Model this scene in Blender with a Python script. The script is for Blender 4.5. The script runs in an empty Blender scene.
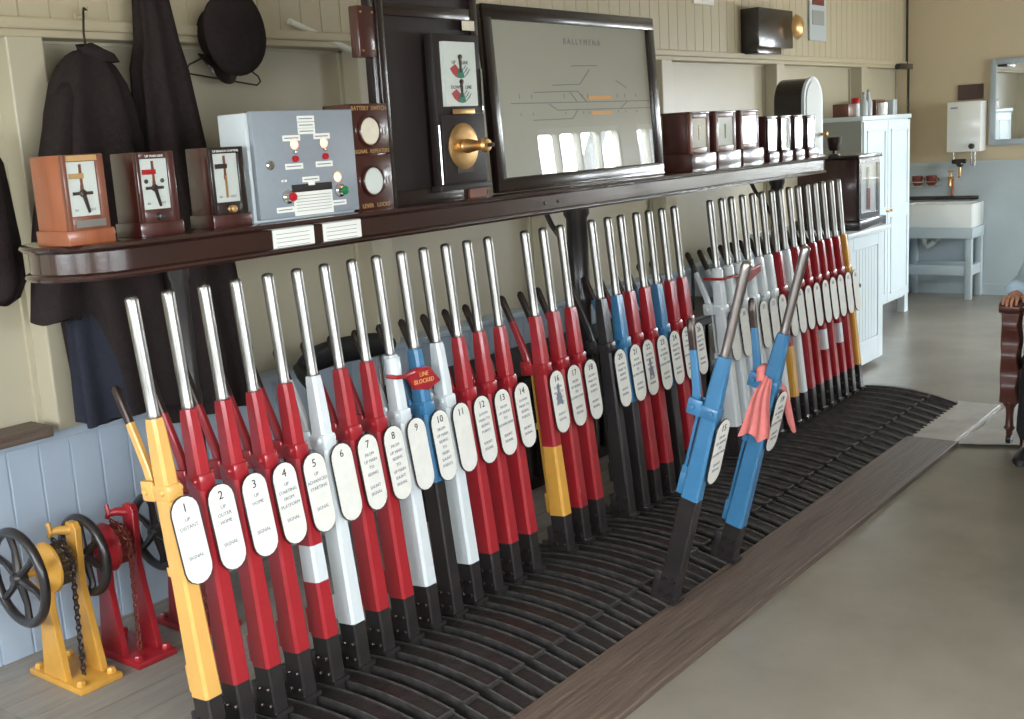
import bpy, bmesh, math, random
from mathutils import Vector, Matrix, Euler
random.seed(7)
SC = bpy.context.scene
COL = SC.collection
PI = math.pi
sin, cos, rad = math.sin, math.cos, math.radians

# ------------------------------------------------------------------ materials
def lin(c):
    c = c / 255.0
    return c / 12.92 if c <= 0.04045 else ((c + 0.055) / 1.055) ** 2.4
def rgb(r, g, b): return (lin(r), lin(g), lin(b), 1.0)

def mat(name, col, rough=0.5, metal=0.0, var=0.0, scale=8.0, stretch=(1, 1, 1), bump=0.0, bscale=None,
        emit=None, coat=0.0, col2=None, spec=None):
    m = bpy.data.materials.new(name); m.use_nodes = True
    nt = m.node_tree; N = nt.nodes; L = nt.links
    b = N['Principled BSDF']
    c = rgb(*col)
    b.inputs['Base Color'].default_value = c
    b.inputs['Roughness'].default_value = rough
    b.inputs['Metallic'].default_value = metal
    if spec is not None: b.inputs['Specular IOR Level'].default_value = spec
    if coat: b.inputs['Coat Weight'].default_value = coat; b.inputs['Coat Roughness'].default_value = 0.12
    if emit:
        b.inputs['Emission Color'].default_value = rgb(*emit[0]); b.inputs['Emission Strength'].default_value = emit[1]
    if var or bump or col2:
        tc = N.new('ShaderNodeTexCoord'); mp = N.new('ShaderNodeMapping')
        mp.inputs['Scale'].default_value = stretch
        L.new(tc.outputs['Object'], mp.inputs['Vector'])
        no = N.new('ShaderNodeTexNoise'); no.inputs['Scale'].default_value = scale
        no.inputs['Detail'].default_value = 6; no.inputs['Roughness'].default_value = 0.6
        L.new(mp.outputs['Vector'], no.inputs['Vector'])
        if var or col2:
            cr = N.new('ShaderNodeValToRGB')
            cr.color_ramp.elements[0].position = 0.3; cr.color_ramp.elements[1].position = 0.7
            if col2: a, z = rgb(*col2), c
            else:
                a = tuple(max(0, v * (1 - var)) for v in c[:3]) + (1,); z = tuple(min(1, v * (1 + var)) for v in c[:3]) + (1,)
            cr.color_ramp.elements[0].color = a; cr.color_ramp.elements[1].color = z
            L.new(no.outputs['Fac'], cr.inputs['Fac']); L.new(cr.outputs['Color'], b.inputs['Base Color'])
        if bump:
            n2 = N.new('ShaderNodeTexNoise'); n2.inputs['Scale'].default_value = bscale or scale * 3
            n2.inputs['Detail'].default_value = 4
            L.new(mp.outputs['Vector'], n2.inputs['Vector'])
            bp = N.new('ShaderNodeBump'); bp.inputs['Strength'].default_value = bump; bp.inputs['Distance'].default_value = 0.01
            L.new(n2.outputs['Fac'], bp.inputs['Height']); L.new(bp.outputs['Normal'], b.inputs['Normal'])
    return m

M = {}
M['red'] = mat('red gloss paint', (154, 32, 40), 0.32, var=0.12, scale=14, coat=0.3)
M['white'] = mat('white gloss paint', (206, 212, 214), 0.35, var=0.04, scale=14, coat=0.2)
M['yellow'] = mat('yellow gloss paint', (204, 150, 62), 0.38, var=0.08, scale=14, coat=0.2)
M['yellow_pale'] = mat('chrome yellow paint', (212, 162, 86), 0.38, var=0.06, scale=14, coat=0.2)
M['blue'] = mat('blue gloss paint', (60, 116, 156), 0.32, var=0.08, scale=14, coat=0.3)
M['black'] = mat('black paint', (38, 34, 34), 0.35, var=0.2, scale=20, coat=0.2)
M['iron'] = mat('black oiled iron', (46, 40, 38), 0.42, metal=0.35, var=0.35, scale=30, bump=0.25, bscale=80)
M['ironedge'] = mat('lighter iron rib', (88, 85, 83), 0.3, metal=0.6, var=0.4, scale=25, bump=0.2, bscale=60)  # rims of the quadrants, coloured lighter than the plates
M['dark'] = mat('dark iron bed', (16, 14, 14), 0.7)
M['steel'] = mat('polished steel', (150, 148, 144), 0.34, metal=1.0, var=0.04, scale=20)
M['steel_worn'] = mat('worn brown steel', (176, 170, 168), 0.34, metal=1.0, var=0.25, scale=25, stretch=(1, 1, .2))
M['steel_dark'] = mat('dark steel grip', (72, 62, 58), 0.35, metal=0.8, var=0.2, scale=30)
M['enamel'] = mat('white enamel label', (222, 220, 212), 0.35, var=0.05, scale=30)
M['ink'] = mat('black ink', (40, 40, 44), 0.6)
M['inkgrey'] = mat('faded grey ink', (118, 122, 134), 0.6)
M['gold'] = mat('gold lettering', (176, 138, 84), 0.4)
M['brass'] = mat('brass', (206, 168, 116), 0.38, metal=1.0, var=0.1, scale=30)
M['shelf'] = mat('dark varnished mahogany', (42, 17, 15), 0.25, var=0.3, scale=7, stretch=(.25, 3, 3), coat=1.0, bump=0.05)
M['darkwood'] = mat('near black varnished wood', (34, 24, 23), 0.26, var=0.3, scale=8, stretch=(3, 3, .3), coat=0.4)
M['ebony'] = mat('matt black wood', (30, 21, 20), 0.55, var=0.25, scale=8, stretch=(3, 3, .3))
M['redwood'] = mat('red mahogany case', (60, 22, 18), 0.33, var=0.3, scale=10, stretch=(3, 3, .3), coat=0.9)
M['orangewood'] = mat('orange brown case', (136, 74, 44), 0.36, var=0.18, scale=10, stretch=(3, 3, .3), coat=0.3)
M['brownwood'] = mat('mid brown wood', (106, 58, 38), 0.4, var=0.2, scale=10, stretch=(3, 3, .3), coat=0.2)
M['armwood'] = mat('polished armchair wood', (92, 50, 42), 0.36, var=0.25, scale=8, stretch=(2, 2, .4), coat=0.2)
M['plank'] = mat('worn footboard wood', (112, 96, 84), 0.5, col2=(76, 62, 54), scale=6, stretch=(.5, 12, 12), bump=0.5, bscale=14)
M['plank2'] = mat('worn lino with glare in colour', (184, 180, 172), 0.4, col2=(144, 140, 132), scale=5, bump=0.25, bscale=10)  # lino made paler: white window glare is put into its colour
M['lino'] = mat('grey brown linoleum', (142, 135, 122), 0.27, col2=(122, 115, 103), scale=1.6, bump=0.06, bscale=5)
M['boards'] = mat('grey floorboards', (150, 143, 134), 0.6, col2=(128, 122, 114), scale=4, stretch=(.6, 6, 1), bump=0.2, bscale=10)
M['cream'] = mat('cream gloss wall paint', (184, 176, 152), 0.36, var=0.03, scale=1.5, bump=0.03, bscale=3)
M['creamboard'] = mat('cream boarding', (184, 172, 144), 0.45, var=0.03, scale=1.5)
M['creamend'] = mat('buff end wall paint', (196, 180, 150), 0.5, var=0.03, scale=1.5)
M['offwhite'] = mat('off white gloss paint', (222, 220, 206), 0.35, var=0.02, scale=3)
M['wains'] = mat('pale blue wainscot paint', (170, 184, 198), 0.38, var=0.05, scale=3, bump=0.03)
M['wainsend'] = mat('pale blue grey end wall', (178, 190, 194), 0.45, var=0.04, scale=3)
M['ceiling'] = mat('ceiling paint', (220, 214, 196), 0.7)
M['cupboard'] = mat('white cupboard paint', (214, 226, 230), 0.35, var=0.02, scale=4)
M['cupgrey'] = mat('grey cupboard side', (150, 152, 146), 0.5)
M['ceramic'] = mat('white ceramic', (232, 234, 230), 0.15, coat=0.5)
M['cloth'] = mat('black wool', (44, 37, 36), 0.9, var=0.15, scale=60, bump=0.3, bscale=120, spec=0.1)
M['navy'] = mat('navy serge', (44, 46, 55), 0.9, var=0.12, scale=50, bump=0.3, bscale=120, spec=0.1)
M['pink'] = mat('pink cotton duster', (228, 132, 126), 0.9, var=0.08, scale=40, bump=0.3, bscale=90)
M['grey'] = mat('grey hammered panel', (134, 142, 149), 0.4, var=0.03, scale=60, bump=0.05)
M['greypale'] = mat('pale grey box side', (184, 192, 195), 0.4)
M['paper'] = mat('white paper', (226, 226, 218), 0.6)
M['paperold'] = mat('aged card dial', (214, 204, 184), 0.5, var=0.05, scale=30)
M['lampon'] = mat('lit lamp', (255, 220, 200), 0.3, emit=((255, 128, 84), 3.0))
M['redbtn'] = mat('red plastic', (170, 20, 30), 0.3)
M['greenbtn'] = mat('green plastic', (20, 110, 60), 0.3)
M['orange'] = mat('orange ink', (232, 170, 96), 0.6)
M['line'] = mat('diagram line ink', (112, 120, 118), 0.6)
M['green'] = mat('dial green', (40, 110, 84), 0.5)
M['dialred'] = mat('dial red', (158, 50, 52), 0.5)
M['diagram'] = mat('aged diagram paper', (166, 166, 152), 0.5, var=0.03, scale=4)
M['dialwhite'] = mat('dial white', (198, 204, 198), 0.5)
M['skin'] = mat('skin', (206, 146, 118), 0.5, var=0.04, scale=20)
M['shirt'] = mat('pale blue shirt', (182, 208, 226), 0.8, var=0.03, scale=30, bump=0.1)
M['hair'] = mat('grey brown hair', (70, 58, 50), 0.7, bump=0.4, bscale=90)
M['trouser'] = mat('charcoal trousers', (34, 32, 36), 0.85)
M['leather'] = mat('dark leather', (40, 26, 24), 0.4, coat=0.2)
M['rubber'] = mat('black rubber', (26, 25, 26), 0.5)
M['rust'] = mat('greasy brown iron', (92, 74, 52), 0.5, var=0.3, scale=40, metal=.3)
M['copper'] = mat('copper pipe', (180, 110, 80), 0.35, metal=1.0)
M['chrome'] = mat('chrome', (215, 215, 215), 0.12, metal=1.0)
M['mirror'] = mat('mirror glass', (225, 228, 228), 0.02, metal=1.0)
M['frameg'] = mat('grey mirror frame', (160, 170, 176), 0.45)
M['reddish'] = mat('brown pottery', (110, 44, 34), 0.4)

def glass_mat(name, refl=0.06, tint=(255, 255, 255)):
    m = bpy.data.materials.new(name); m.use_nodes = True
    nt = m.node_tree; nt.nodes.clear()
    o = nt.nodes.new('ShaderNodeOutputMaterial'); mx = nt.nodes.new('ShaderNodeMixShader')
    t = nt.nodes.new('ShaderNodeBsdfTransparent'); g = nt.nodes.new('ShaderNodeBsdfGlossy')
    t.inputs['Color'].default_value = rgb(*tint)
    g.inputs['Roughness'].default_value = 0.01
    lw = nt.nodes.new('ShaderNodeLayerWeight'); lw.inputs['Blend'].default_value = 0.5
    pw = nt.nodes.new('ShaderNodeMath'); pw.operation = 'POWER'; pw.inputs[1].default_value = 4.0
    ma = nt.nodes.new('ShaderNodeMath'); ma.operation = 'MULTIPLY_ADD'; ma.inputs[1].default_value = 0.9; ma.inputs[2].default_value = refl
    nt.links.new(lw.outputs['Facing'], pw.inputs[0]); nt.links.new(pw.outputs[0], ma.inputs[0])
    nt.links.new(ma.outputs[0], mx.inputs[0]); nt.links.new(t.outputs[0], mx.inputs[1]); nt.links.new(g.outputs[0], mx.inputs[2])
    nt.links.new(mx.outputs[0], o.inputs['Surface'])
    return m
M['glass'] = glass_mat('clear glass', 0.04)

# ------------------------------------------------------------------ mesh builder
class MB:
    def __init__(s): s.v = []; s.f = []; s.m = []
    def add(s, vs, fs, mi=0, T=None):
        b = len(s.v)
        for p in vs:
            p = Vector(p)
            if T: p = T @ p
            s.v.append(tuple(p))
        for f in fs: s.f.append([b + i for i in f]); s.m.append(mi)
        return s
    def box(s, x0, x1, y0, y1, z0, z1, mi=0, T=None, ch=0.0):
        if ch <= 0:
            vs = [(x0, y0, z0), (x1, y0, z0), (x1, y1, z0), (x0, y1, z0), (x0, y0, z1), (x1, y0, z1), (x1, y1, z1), (x0, y1, z1)]
            return s.add(vs, [(0, 3, 2, 1), (4, 5, 6, 7), (0, 1, 5, 4), (1, 2, 6, 5), (2, 3, 7, 6), (3, 0, 4, 7)], mi, T)
        bm = bmesh.new(); bmesh.ops.create_cube(bm, size=1)
        for v in bm.verts: v.co = Vector(((x0 + x1) / 2 + v.co.x * (x1 - x0), (y0 + y1) / 2 + v.co.y * (y1 - y0), (z0 + z1) / 2 + v.co.z * (z1 - z0)))
        bmesh.ops.bevel(bm, geom=bm.edges[:], offset=ch, segments=2, affect='EDGES', profile=0.5)
        bm.verts.index_update()
        s.add([v.co for v in bm.verts], [[v.index for v in f.verts] for f in bm.faces], mi, T); bm.free(); return s
    def loft(s, rings, mi=0, T=None, cap0=True, cap1=True, mis=None, closed=False):
        n = len(rings[0]); vs = [p for r in rings for p in r]; b = len(s.v)
        for p in vs:
            p = Vector(p)
            if T: p = T @ p
            s.v.append(tuple(p))
        k = len(rings)
        for i in range(k if closed else k - 1):
            j2 = (i + 1) % k
            for j in range(n):
                s.f.append([b + i * n + j, b + i * n + (j + 1) % n, b + j2 * n + (j + 1) % n, b + j2 * n + j]); s.m.append(mis[i] if mis else mi)
        if not closed:
            if cap0: s.f.append([b + j for j in reversed(range(n))]); s.m.append(mis[0] if mis else mi)
            if cap1: s.f.append([b + (k - 1) * n + j for j in range(n)]); s.m.append(mis[-1] if mis else mi)
        return s
    def cyl(s, p0, p1, r0, r1=None, seg=16, mi=0, T=None):
        return s.tube([p0, p1], [r0, r0 if r1 is None else r1], seg, mi, T)
    def tube(s, pts, r, seg=10, mi=0, T=None, closed=False):
        pts = [Vector(p) for p in pts]
        if not isinstance(r, (list, tuple)): r = [r] * len(pts)
        rings = []; n = len(pts); up = None
        for i, p in enumerate(pts):
            if closed: d = pts[(i + 1) % n] - pts[i - 1]
            elif i == 0: d = pts[1] - p
            elif i == n - 1: d = p - pts[-2]
            else: d = pts[i + 1] - pts[i - 1]
            if d.length < 1e-9: d = Vector((0, 0, 1))
            d.normalize()
            if up is None:
                up = Vector((0, 0, 1)) if abs(d.z) < 0.9 else Vector((1, 0, 0))
            a = d.cross(up)
            if a.length < 1e-4: a = d.cross(Vector((0.3, 1, 0.2)))
            a.normalize(); c = a.cross(d).normalized(); up = c
            rings.append([p + (a * cos(2 * PI * k / seg) + c * sin(2 * PI * k / seg)) * r[i] for k in range(seg)])
        # orientation: a x c = -d ... reversed winding is fixed by recalculated normals
        return s.loft(rings, mi, T, closed=closed)
    def lathe(s, prof, c=(0, 0, 0), axis='z', seg=24, mi=0, T=None, mis=None):
        rings = []
        for (r, h) in prof:
            ring = []
            for k in range(seg):
                a = 2 * PI * k / seg; u, w = r * cos(a), r * sin(a)
                if axis == 'z': q = (u, w, h)
                elif axis == 'x': q = (h, u, w)
                else: q = (w, h, u)
                ring.append(Vector(c) + Vector(q))
            rings.append(ring)
        return s.loft(rings, mi, T, mis=mis)
    def prism(s, outline, a0, a1, axis='y', mi=0, T=None):
        def q(u, w, a): return {'y': (u, a, w), 'x': (a, u, w), 'z': (u, w, a)}[axis]
        return s.loft([[q(u, w, a0) for u, w in outline], [q(u, w, a1) for u, w in outline]], mi, T)
    def sphere(s, c, rx, ry=None, rz=None, seg=16, mi=0, T=None):
        ry = rx if ry is None else ry; rz = rx if rz is None else rz
        h = seg // 2
        rings = [[(c[0] + rx * max(sin(PI * i / h), .01) * cos(2 * PI * k / seg), c[1] + ry * max(sin(PI * i / h), .01) * sin(2 * PI * k / seg), c[2] - rz * cos(PI * i / h)) for k in range(seg)] for i in range(h + 1)]
        return s.loft(rings, mi, T)
    def mesh(s, name, mats, smooth=40):
        me = bpy.data.meshes.new(name); me.from_pydata(s.v, [], s.f)
        for m in mats: me.materials.append(M[m] if isinstance(m, str) else m)
        for i, p in enumerate(me.polygons): p.material_index = s.m[i]
        bm = bmesh.new(); bm.from_mesh(me); bmesh.ops.recalc_face_normals(bm, faces=bm.faces); bm.to_mesh(me); bm.free()
        if smooth:
            me.shade_smooth(); me.set_sharp_from_angle(angle=rad(smooth))
        me.update(); return me

def link(name, me, parent=None, loc=None, rot=None):
    o = bpy.data.objects.new(name, me); COL.objects.link(o)
    if parent: o.parent = parent
    if loc is not None: o.location = loc
    if rot is not None: o.rotation_euler = rot
    return o
def obj(name, mb, mats, parent=None, loc=None, rot=None, smooth=40, bevel=0.0):
    if isinstance(mats, str): mats = [mats]
    o = link(name, mb.mesh(name, mats, smooth), parent, loc, rot)
    if bevel:
        b = o.modifiers.new('Bevel', 'BEVEL'); b.width = bevel; b.segments = 2; b.limit_method = 'ANGLE'; b.angle_limit = rad(50)
    return o
def thing(name, label, cat, loc=(0, 0, 0), rot=(0, 0, 0), group=None):
    o = bpy.data.objects.new(name, None); COL.objects.link(o); o.empty_display_size = 0.05
    o.location = loc; o.rotation_euler = rot
    return tag(o, label, cat, group)
def tag(o, label, cat, group=None):
    o['label'] = label; o['category'] = cat
    if group: o['group'] = group
    return o
def struct(name, mb, mats, parent=None, **k):
    o = obj(name, mb, mats, parent, **k)
    if parent is None: o['kind'] = 'structure'
    return o
def text_mesh(lines, size, mats, spacing=1.05, align='CENTER', mi_first=None):
    cu = bpy.data.curves.new('lettering', 'FONT'); cu.body = lines; cu.size = size; cu.align_x = align
    cu.space_line = spacing; cu.extrude = 0.0004; cu.resolution_u = 2
    t = bpy.data.objects.new('lettering_source', cu); COL.objects.link(t)
    dg = bpy.context.evaluated_depsgraph_get(); dg.update()
    me = bpy.data.meshes.new_from_object(t.evaluated_get(dg))
    bpy.data.objects.remove(t); me.materials.clear()
    me.materials.append(M[mats]); return me
FRONT = (PI / 2, 0, 0)       # text that faces -Y
def text(body, size, m, parent, loc, rot=FRONT, name='lettering', **k):
    return link(name, text_mesh(body, size, m, **k), parent, loc, rot)
def stadium(hw, z0, z1, seg=8, xc=0.0):
    pts = []
    for k in range(seg + 1):
        a = PI * k / seg; pts.append((xc + hw * cos(a), z1 - hw + hw * sin(a)))
    for k in range(seg + 1):
        a = PI + PI * k / seg; pts.append((xc + hw * cos(a), z0 + hw + hw * sin(a)))
    return pts
def rrect(hx, hy, c):
    c = min(c, hx * .8, hy * .8)
    return [(hx - c, -hy), (hx, -hy + c), (hx, hy - c), (hx - c, hy), (-hx + c, hy), (-hx, hy - c), (-hx, -hy + c), (-hx + c, -hy)]

# ================================================================== CAMERA (measured from the photograph)
d_ = Vector((0.7736641576, 0.6041041847, -0.1910547179)); r_ = Vector((0.605468549, -0.79375331, -0.0579958529)); u_ = Vector((0.1866858521, 0.0708083102, 0.9798645701))
cam = bpy.data.cameras.new('camera'); co = bpy.data.objects.new('camera', cam); COL.objects.link(co)
mw = Matrix((( r_.x, u_.x, -d_.x, -1.59354), (r_.y, u_.y, -d_.y, -2.57717), (r_.z, u_.z, -d_.z, 1.68), (0, 0, 0, 1)))
co.matrix_world = mw
cam.sensor_width = 36; cam.lens = 1131.32 / 1024 * 36; cam.clip_start = 0.05
SC.camera = co

# ================================================================== SETTING
XN, XF, YB, YW = -2.9, 9.4, 1.10, -3.4      # near wall, far wall, long back wall, window wall
ZC = 3.2
f = MB().box(XN - .1, XF + .1, YW - .1, 0.10, -0.06, 0.0)
f.box(XN - .1, 0.0, 0.10, 1.25, -0.06, 0.0).box(5.14, XF + .1, 0.10, 1.25, -.06, 0)
struct('floor', f, 'lino', smooth=0)
fb = MB()
y = 0.10
while y < 1.2:
    fb.box(0.0, 5.14, y, min(y + .136, 1.22), -0.05, 0.0); y += .14
fb.box(0, 5.14, .1, 1.2, -.06, -.01)
struct('floor_boards', fb, 'boards', bpy.data.objects['floor'], smooth=0)
struct('ceiling', MB().box(XN - .1, XF + .1, YW - .1, YB + .3, ZC, ZC + .1), 'ceiling', smooth=0)

def boarding(x0, x1, z0, z1, Y, pitch, g=.004, dep=.006, back=.05, axis='x', sgn=1):
    """vertical tongue and groove boards as one profile; faces -Y (axis x)"""
    prof = [(x0, Y)]
    x = x0 + pitch
    while x < x1 - .02:
        prof += [(x - g, Y), (x, Y + dep), (x + g, Y)]; x += pitch
    prof += [(x1, Y)]
    mb = MB(); n = len(prof)
    vs = [(a, b, z0) for a, b in prof] + [(a, b, z1) for a, b in prof]
    fs = [(i, i + 1, n + i + 1, n + i) for i in range(n - 1)]
    b0 = len(vs); vs += [(x0, Y + back, z0), (x1, Y + back, z0), (x0, Y + back, z1), (x1, Y + back, z1)]
    fs += [(b0, b0 + 2, b0 + 3, b0 + 1)]
    fs += [tuple(range(n)) [::-1] + (b0, b0 + 1), tuple(range(n, 2 * n)) + (b0 + 3, b0 + 2), (0, n, b0 + 2, b0), (n - 1, b0 + 1, b0 + 3, 2 * n - 1)]
    mb.add(vs, fs); return mb
# long back wall (to the left of the view)
wl = struct('wall_left', MB().box(XN - .1, XF + .1, YB + .16, YB + .3, 0, ZC).box(XN, XF, YB + .03, YB + .2, 0, .02), 'cream', smooth=0)
struct('wainscot', boarding(XN, XF, 0, .74, YB, .118, g=.005, dep=.007), 'wains', wl, smooth=0)
struct('upper_boarding', boarding(XN, XF, 2.15, ZC, YB, .115, g=.0035, dep=.006), 'creamboard', wl, smooth=0)
posts = [-2.2, -0.85, .484, 2.12, 3.48, 4.80, 6.50, 8.22]
pn = MB()
for i in range(len(posts)):
    a = posts[i] + .13; b = posts[i + 1] if i + 1 < len(posts) else XF
    pn.box(a, b, YB + .10, YB + .17, .74, 2.15)
    for e in (a + .0, b - .02): pn.box(e, e + .02, YB + .085, YB + .1, .76, 2.13)
    pn.box(a, b, YB + .085, YB + .1, 2.10, 2.15)
pn.box(XN, posts[0], YB + .1, YB + .17, .74, 2.15)
struct('recessed_panel', pn, 'cream', wl, smooth=0)
pm = MB()
for x in posts:
    pm.box(x, x + .135, YB - .012, YB + .12, .76, 2.14, ch=.006)
struct('wall_post', pm, 'offwhite' if False else 'cream', wl, smooth=0)
struct('trim_1', MB().box(XN, XF, YB - .02, YB + .13, .735, .765, ch=.006), 'wains', smooth=0)
t2 = MB().box(XN, XF, YB - .03, YB + .02, 2.135, 2.175, ch=.008).box(XN, XF, YB - .016, YB + .1, 2.11, 2.137, ch=.004)
struct('trim_2', t2, 'creamboard', smooth=0)
# far wall
OF = [(-3.15, -1.95), (-1.75, -.75)]
wf = None
LP_ = ('lower_panel', MB().box(XF - .012, XF + .02, -.7, YB, 0, 1.225).box(XF - .012, XF + .02, YW, -.7, 0, 1.04), 'wainsend')
struct('trim_3', MB().box(XF - .03, XF - .008, -.7, YB, 1.20, 1.235), 'wainsend', smooth=0)
struct('baseboard_far', MB().box(XF - .03, XF - .008, YW, YB, 0, .10), 'wainsend', smooth=0)

# window wall (behind the camera) and near wall, each with real openings
def wall_openings(name, L0, L1, opens, axis, pos, th, z0, z1):
    mb = MB()
    def bx(a, b, za, zb):
        if b - a < 1e-4 or zb - za < 1e-4: return
        if axis == 'x': mb.box(a, b, pos - th, pos, za, zb)
        else: mb.box(pos - th, pos, a, b, za, zb)
    c = L0
    for a, b in opens:
        bx(c, a, 0, ZC); bx(a, b, 0, z0); bx(a, b, z1, ZC); c = b
    bx(c, L1, 0, ZC)
    return struct(name, mb, 'creamboard', smooth=0)
OW = [(-2.5, -.9), (-.6, 1.1), (6.82, 8.22), (8.55, 9.28)]
Z0, Z1 = 1.05, 2.12
wall_openings('wall_right', XN - .1, XF + .1, OW, 'x', YW, .1, Z0, Z1)
ON = [(-2.9, -1.1), (-.8, .9)]
wall_openings('wall_near', YW, YB + .3, ON, 'y', XN, .1, .95, 2.25)
wf = wall_openings('wall_far', YW, YB + .3, OF, 'y', XF + .1, .1, 1.05, 2.12)
wf.data.materials[0] = M['creamend']
struct(LP_[0], LP_[1], LP_[2], wf, smooth=0)
wi = 0
def window(a, b, axis, pos, z0, z1, n):
    global wi; wi += 1
    root = bpy.data.objects.new('window_%d' % wi, None); COL.objects.link(root); root['kind'] = 'structure'
    mb = MB(); gl = MB()
    def bx(m, a0, a1, o0, o1, za, zb):
        if axis == 'x': m.box(a0, a1, pos + o0, pos + o1, za, zb)
        else: m.box(pos + o0, pos + o1, a0, a1, za, zb)
    bx(mb, a, b, -.09, -.01, z0, z0 + .05); bx(mb, a, b, -.09, -.01, z1 - .05, z1)
    w = (b - a) / n
    for i in range(n + 1):
        x = a + i * w
        bx(mb, max(a, x - .018), min(b, x + .018), -.085, -.015, z0, z1)
    # rounded head corners of every light
    for i in range(n):
        for sx, xx in ((1, a + i * w + .018), (-1, a + (i + 1) * w - .018)):
            R = .06; zt = z1 - .05
            out = [(xx, zt), (xx, zt - R)] + [(xx + sx * R * (1 - cos(t)), zt - R + R * sin(t)) for t in [PI / 8, PI / 4, 3 * PI / 8]] + [(xx + sx * R, zt)]
            if axis == 'x': mb.prism(out, pos - .08, pos - .02, 'y')
            else: mb.prism(out, pos - .08, pos - .02, 'x')
    bx(gl, a, b, -.052, -.048, z0, z1)
    struct('window_frame', mb, 'offwhite', root, smooth=0)
    struct('pane', gl, 'glass', root, smooth=0)
for i, (a, b) in enumerate(OW): window(a, b, 'x', YW, Z0, Z1, 4 if i == 2 else (3 if i == 3 else 5))
for a, b in ON: window(a, b, 'y', XN, .95, 2.25, 4)
for a, b in OF: window(a, b, 'y', XF + .1, 1.05, 2.12, 4)

# ================================================================== LEVER FRAME
p = 0.1143
PIV = Vector((0, -0.2505, -1.369))
RT = 2.72; RC = 2.391; RE = 1.61; RQ = 1.458
frame = thing('interlocking_machine', 'long black cast iron lever frame of curved ribbed quadrants let into the floor', 'lever frame', (0, 0, 0))
def arcp(r, a, x): return (x, PIV.y - r * sin(a), PIV.z + r * cos(a))
def quadrant():
    mb = MB()
    hw = .0345; rim = .005
    A0, AS, A1 = rad(-14.0), rad(10.9), rad(17.0)
    def strip(x0, x1, r0, r1, a0, a1, n, mi):
        rings = []
        for i in range(n + 1):
            a = a0 + (a1 - a0) * i / n
            rings.append([arcp(r0, a, x0), arcp(r1 - .002, a, x0), arcp(r1, a, x0 + .002), arcp(r1, a, x1 - .002), arcp(r1 - .002, a, x1), arcp(r0, a, x1)])
        mb.loft(rings, mi)
    strip(-hw, hw, RQ - .07, RQ - .008, A0, AS, 18, 0)
    strip(-hw, -hw + rim, RQ - .05, RQ, A0, AS, 18, 1)
    strip(hw - rim, hw, RQ - .05, RQ, A0, AS, 18, 1)
    strip(-hw * 1.0, hw * 1.0, RQ - .07, RQ - .015, AS, A1, 6, 0)
    strip(-hw * 1.0, -hw * 1.0 + rim, RQ - .05, RQ - .007, AS, A1, 6, 1)
    strip(hw * 1.0 - rim, hw * 1.0, RQ - .05, RQ - .007, AS, A1, 6, 1)
    strip(-hw, hw, RQ - .05, RQ + .0015, AS - rad(.25), AS + rad(.05), 1, 1)
    return mb
qm = quadrant().mesh('quadrant_plate', ['iron', 'ironedge'], 30)
for n in range(0, 44):
    link('quadrant_plate', qm, frame, ((n + .5) * p, 0, 0))
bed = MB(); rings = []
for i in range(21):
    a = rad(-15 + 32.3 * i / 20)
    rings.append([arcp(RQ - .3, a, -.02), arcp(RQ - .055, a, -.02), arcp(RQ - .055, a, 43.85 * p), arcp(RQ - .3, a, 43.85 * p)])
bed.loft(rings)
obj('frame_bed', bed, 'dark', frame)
for x in (-.03, 43.78 * p):
    e = MB(); rings = []
    for i in range(21):
        a = rad(-15 + 32 * i / 20)
        rings.append([arcp(RQ - .1, a, x), arcp(RQ + .002, a, x), arcp(RQ + .002, a, x + .028), arcp(RQ - .1, a, x + .028)])
    e.loft(rings); obj('end_casting', e, 'iron', frame)

def half(r):
    T = [(1.30, .0215, .035), (1.462, .0215, .035), (1.464, .0265, .0355), (RE - .001, .0265, .0355), (RE, .0285, .037), (1.9, .0255, .033), (2.17, .0225, .029), (2.26, .022, .028), (2.37, .0195, .0235), (2.391, .0185, .0205)]
    for a, b in zip(T, T[1:]):
        if r <= b[0]:
            t = (r - a[0]) / (b[0] - a[0]); return a[1] + (b[1] - a[1]) * t, a[2] + (b[2] - a[2]) * t
    return T[-1][1:]
_c = {}
def cached(key, fn):
    if key not in _c: _c[key] = fn()
    return _c[key]
def shaft_mesh(segs):
    def fn():
        mb = MB(); mats = []; ed = sorted({1.9, 2.17, 2.26, 2.37, 2.391} | {s[0] for s in segs} | {s[1] for s in segs})
        ed = [e for e in ed if segs[-1][0] <= e <= segs[0][1]]
        rings = []; mis = []
        for s in segs:
            if s[2] not in mats: mats.append(s[2])
        for i, r in enumerate(ed):
            hx, hy = half(r); rings.append([(x, y, r) for x, y in rrect(hx, hy, .008)])
            if i: mid = (ed[i - 1] + r) / 2; mis.append([mats.index(s[2]) for s in segs if s[0] <= mid <= s[1]][0])
        mb.loft(rings, mis=mis)
        return mb.mesh('shaft', mats, 35)
    return cached(('shaft', tuple(segs)), fn)
def handle_mesh(m):
    def fn():
        pr = [(.0125, RC - .03), (.0125, RC), (.0165, RC + .001), (.0172, RC + .008), (.0160, RC + .014), (.0162, RC + .08), (.0172, RC + .2), (.0178, RT - .03), (.0178, RT - .012), (.0155, RT - .005), (.009, RT - .001), (.001, RT)]
        return MB().lathe(pr, seg=18).mesh('handle', [m], 50)
    return cached(('handle', m), fn)
def bracket_mesh(m):
    def fn():
        mb = MB().box(-.0262, .0262, -.034, .040, 2.165, 2.212, ch=.009)
        for sx in (-1, 1): mb.box(sx * .021 - .0065, sx * .021 + .0065, .03, .083, 2.165, 2.222, ch=.005)
        for y in (-.012, .062):
            mb.lathe([(.001, -.036), (.008, -.035), (.010, -.03), (.010, .03), (.008, .035), (.001, .036)], (0, y, 2.193), 'x', 12)
        return mb.mesh('catch_bracket', [m], 35)
    return cached(('br', m), fn)
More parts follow.
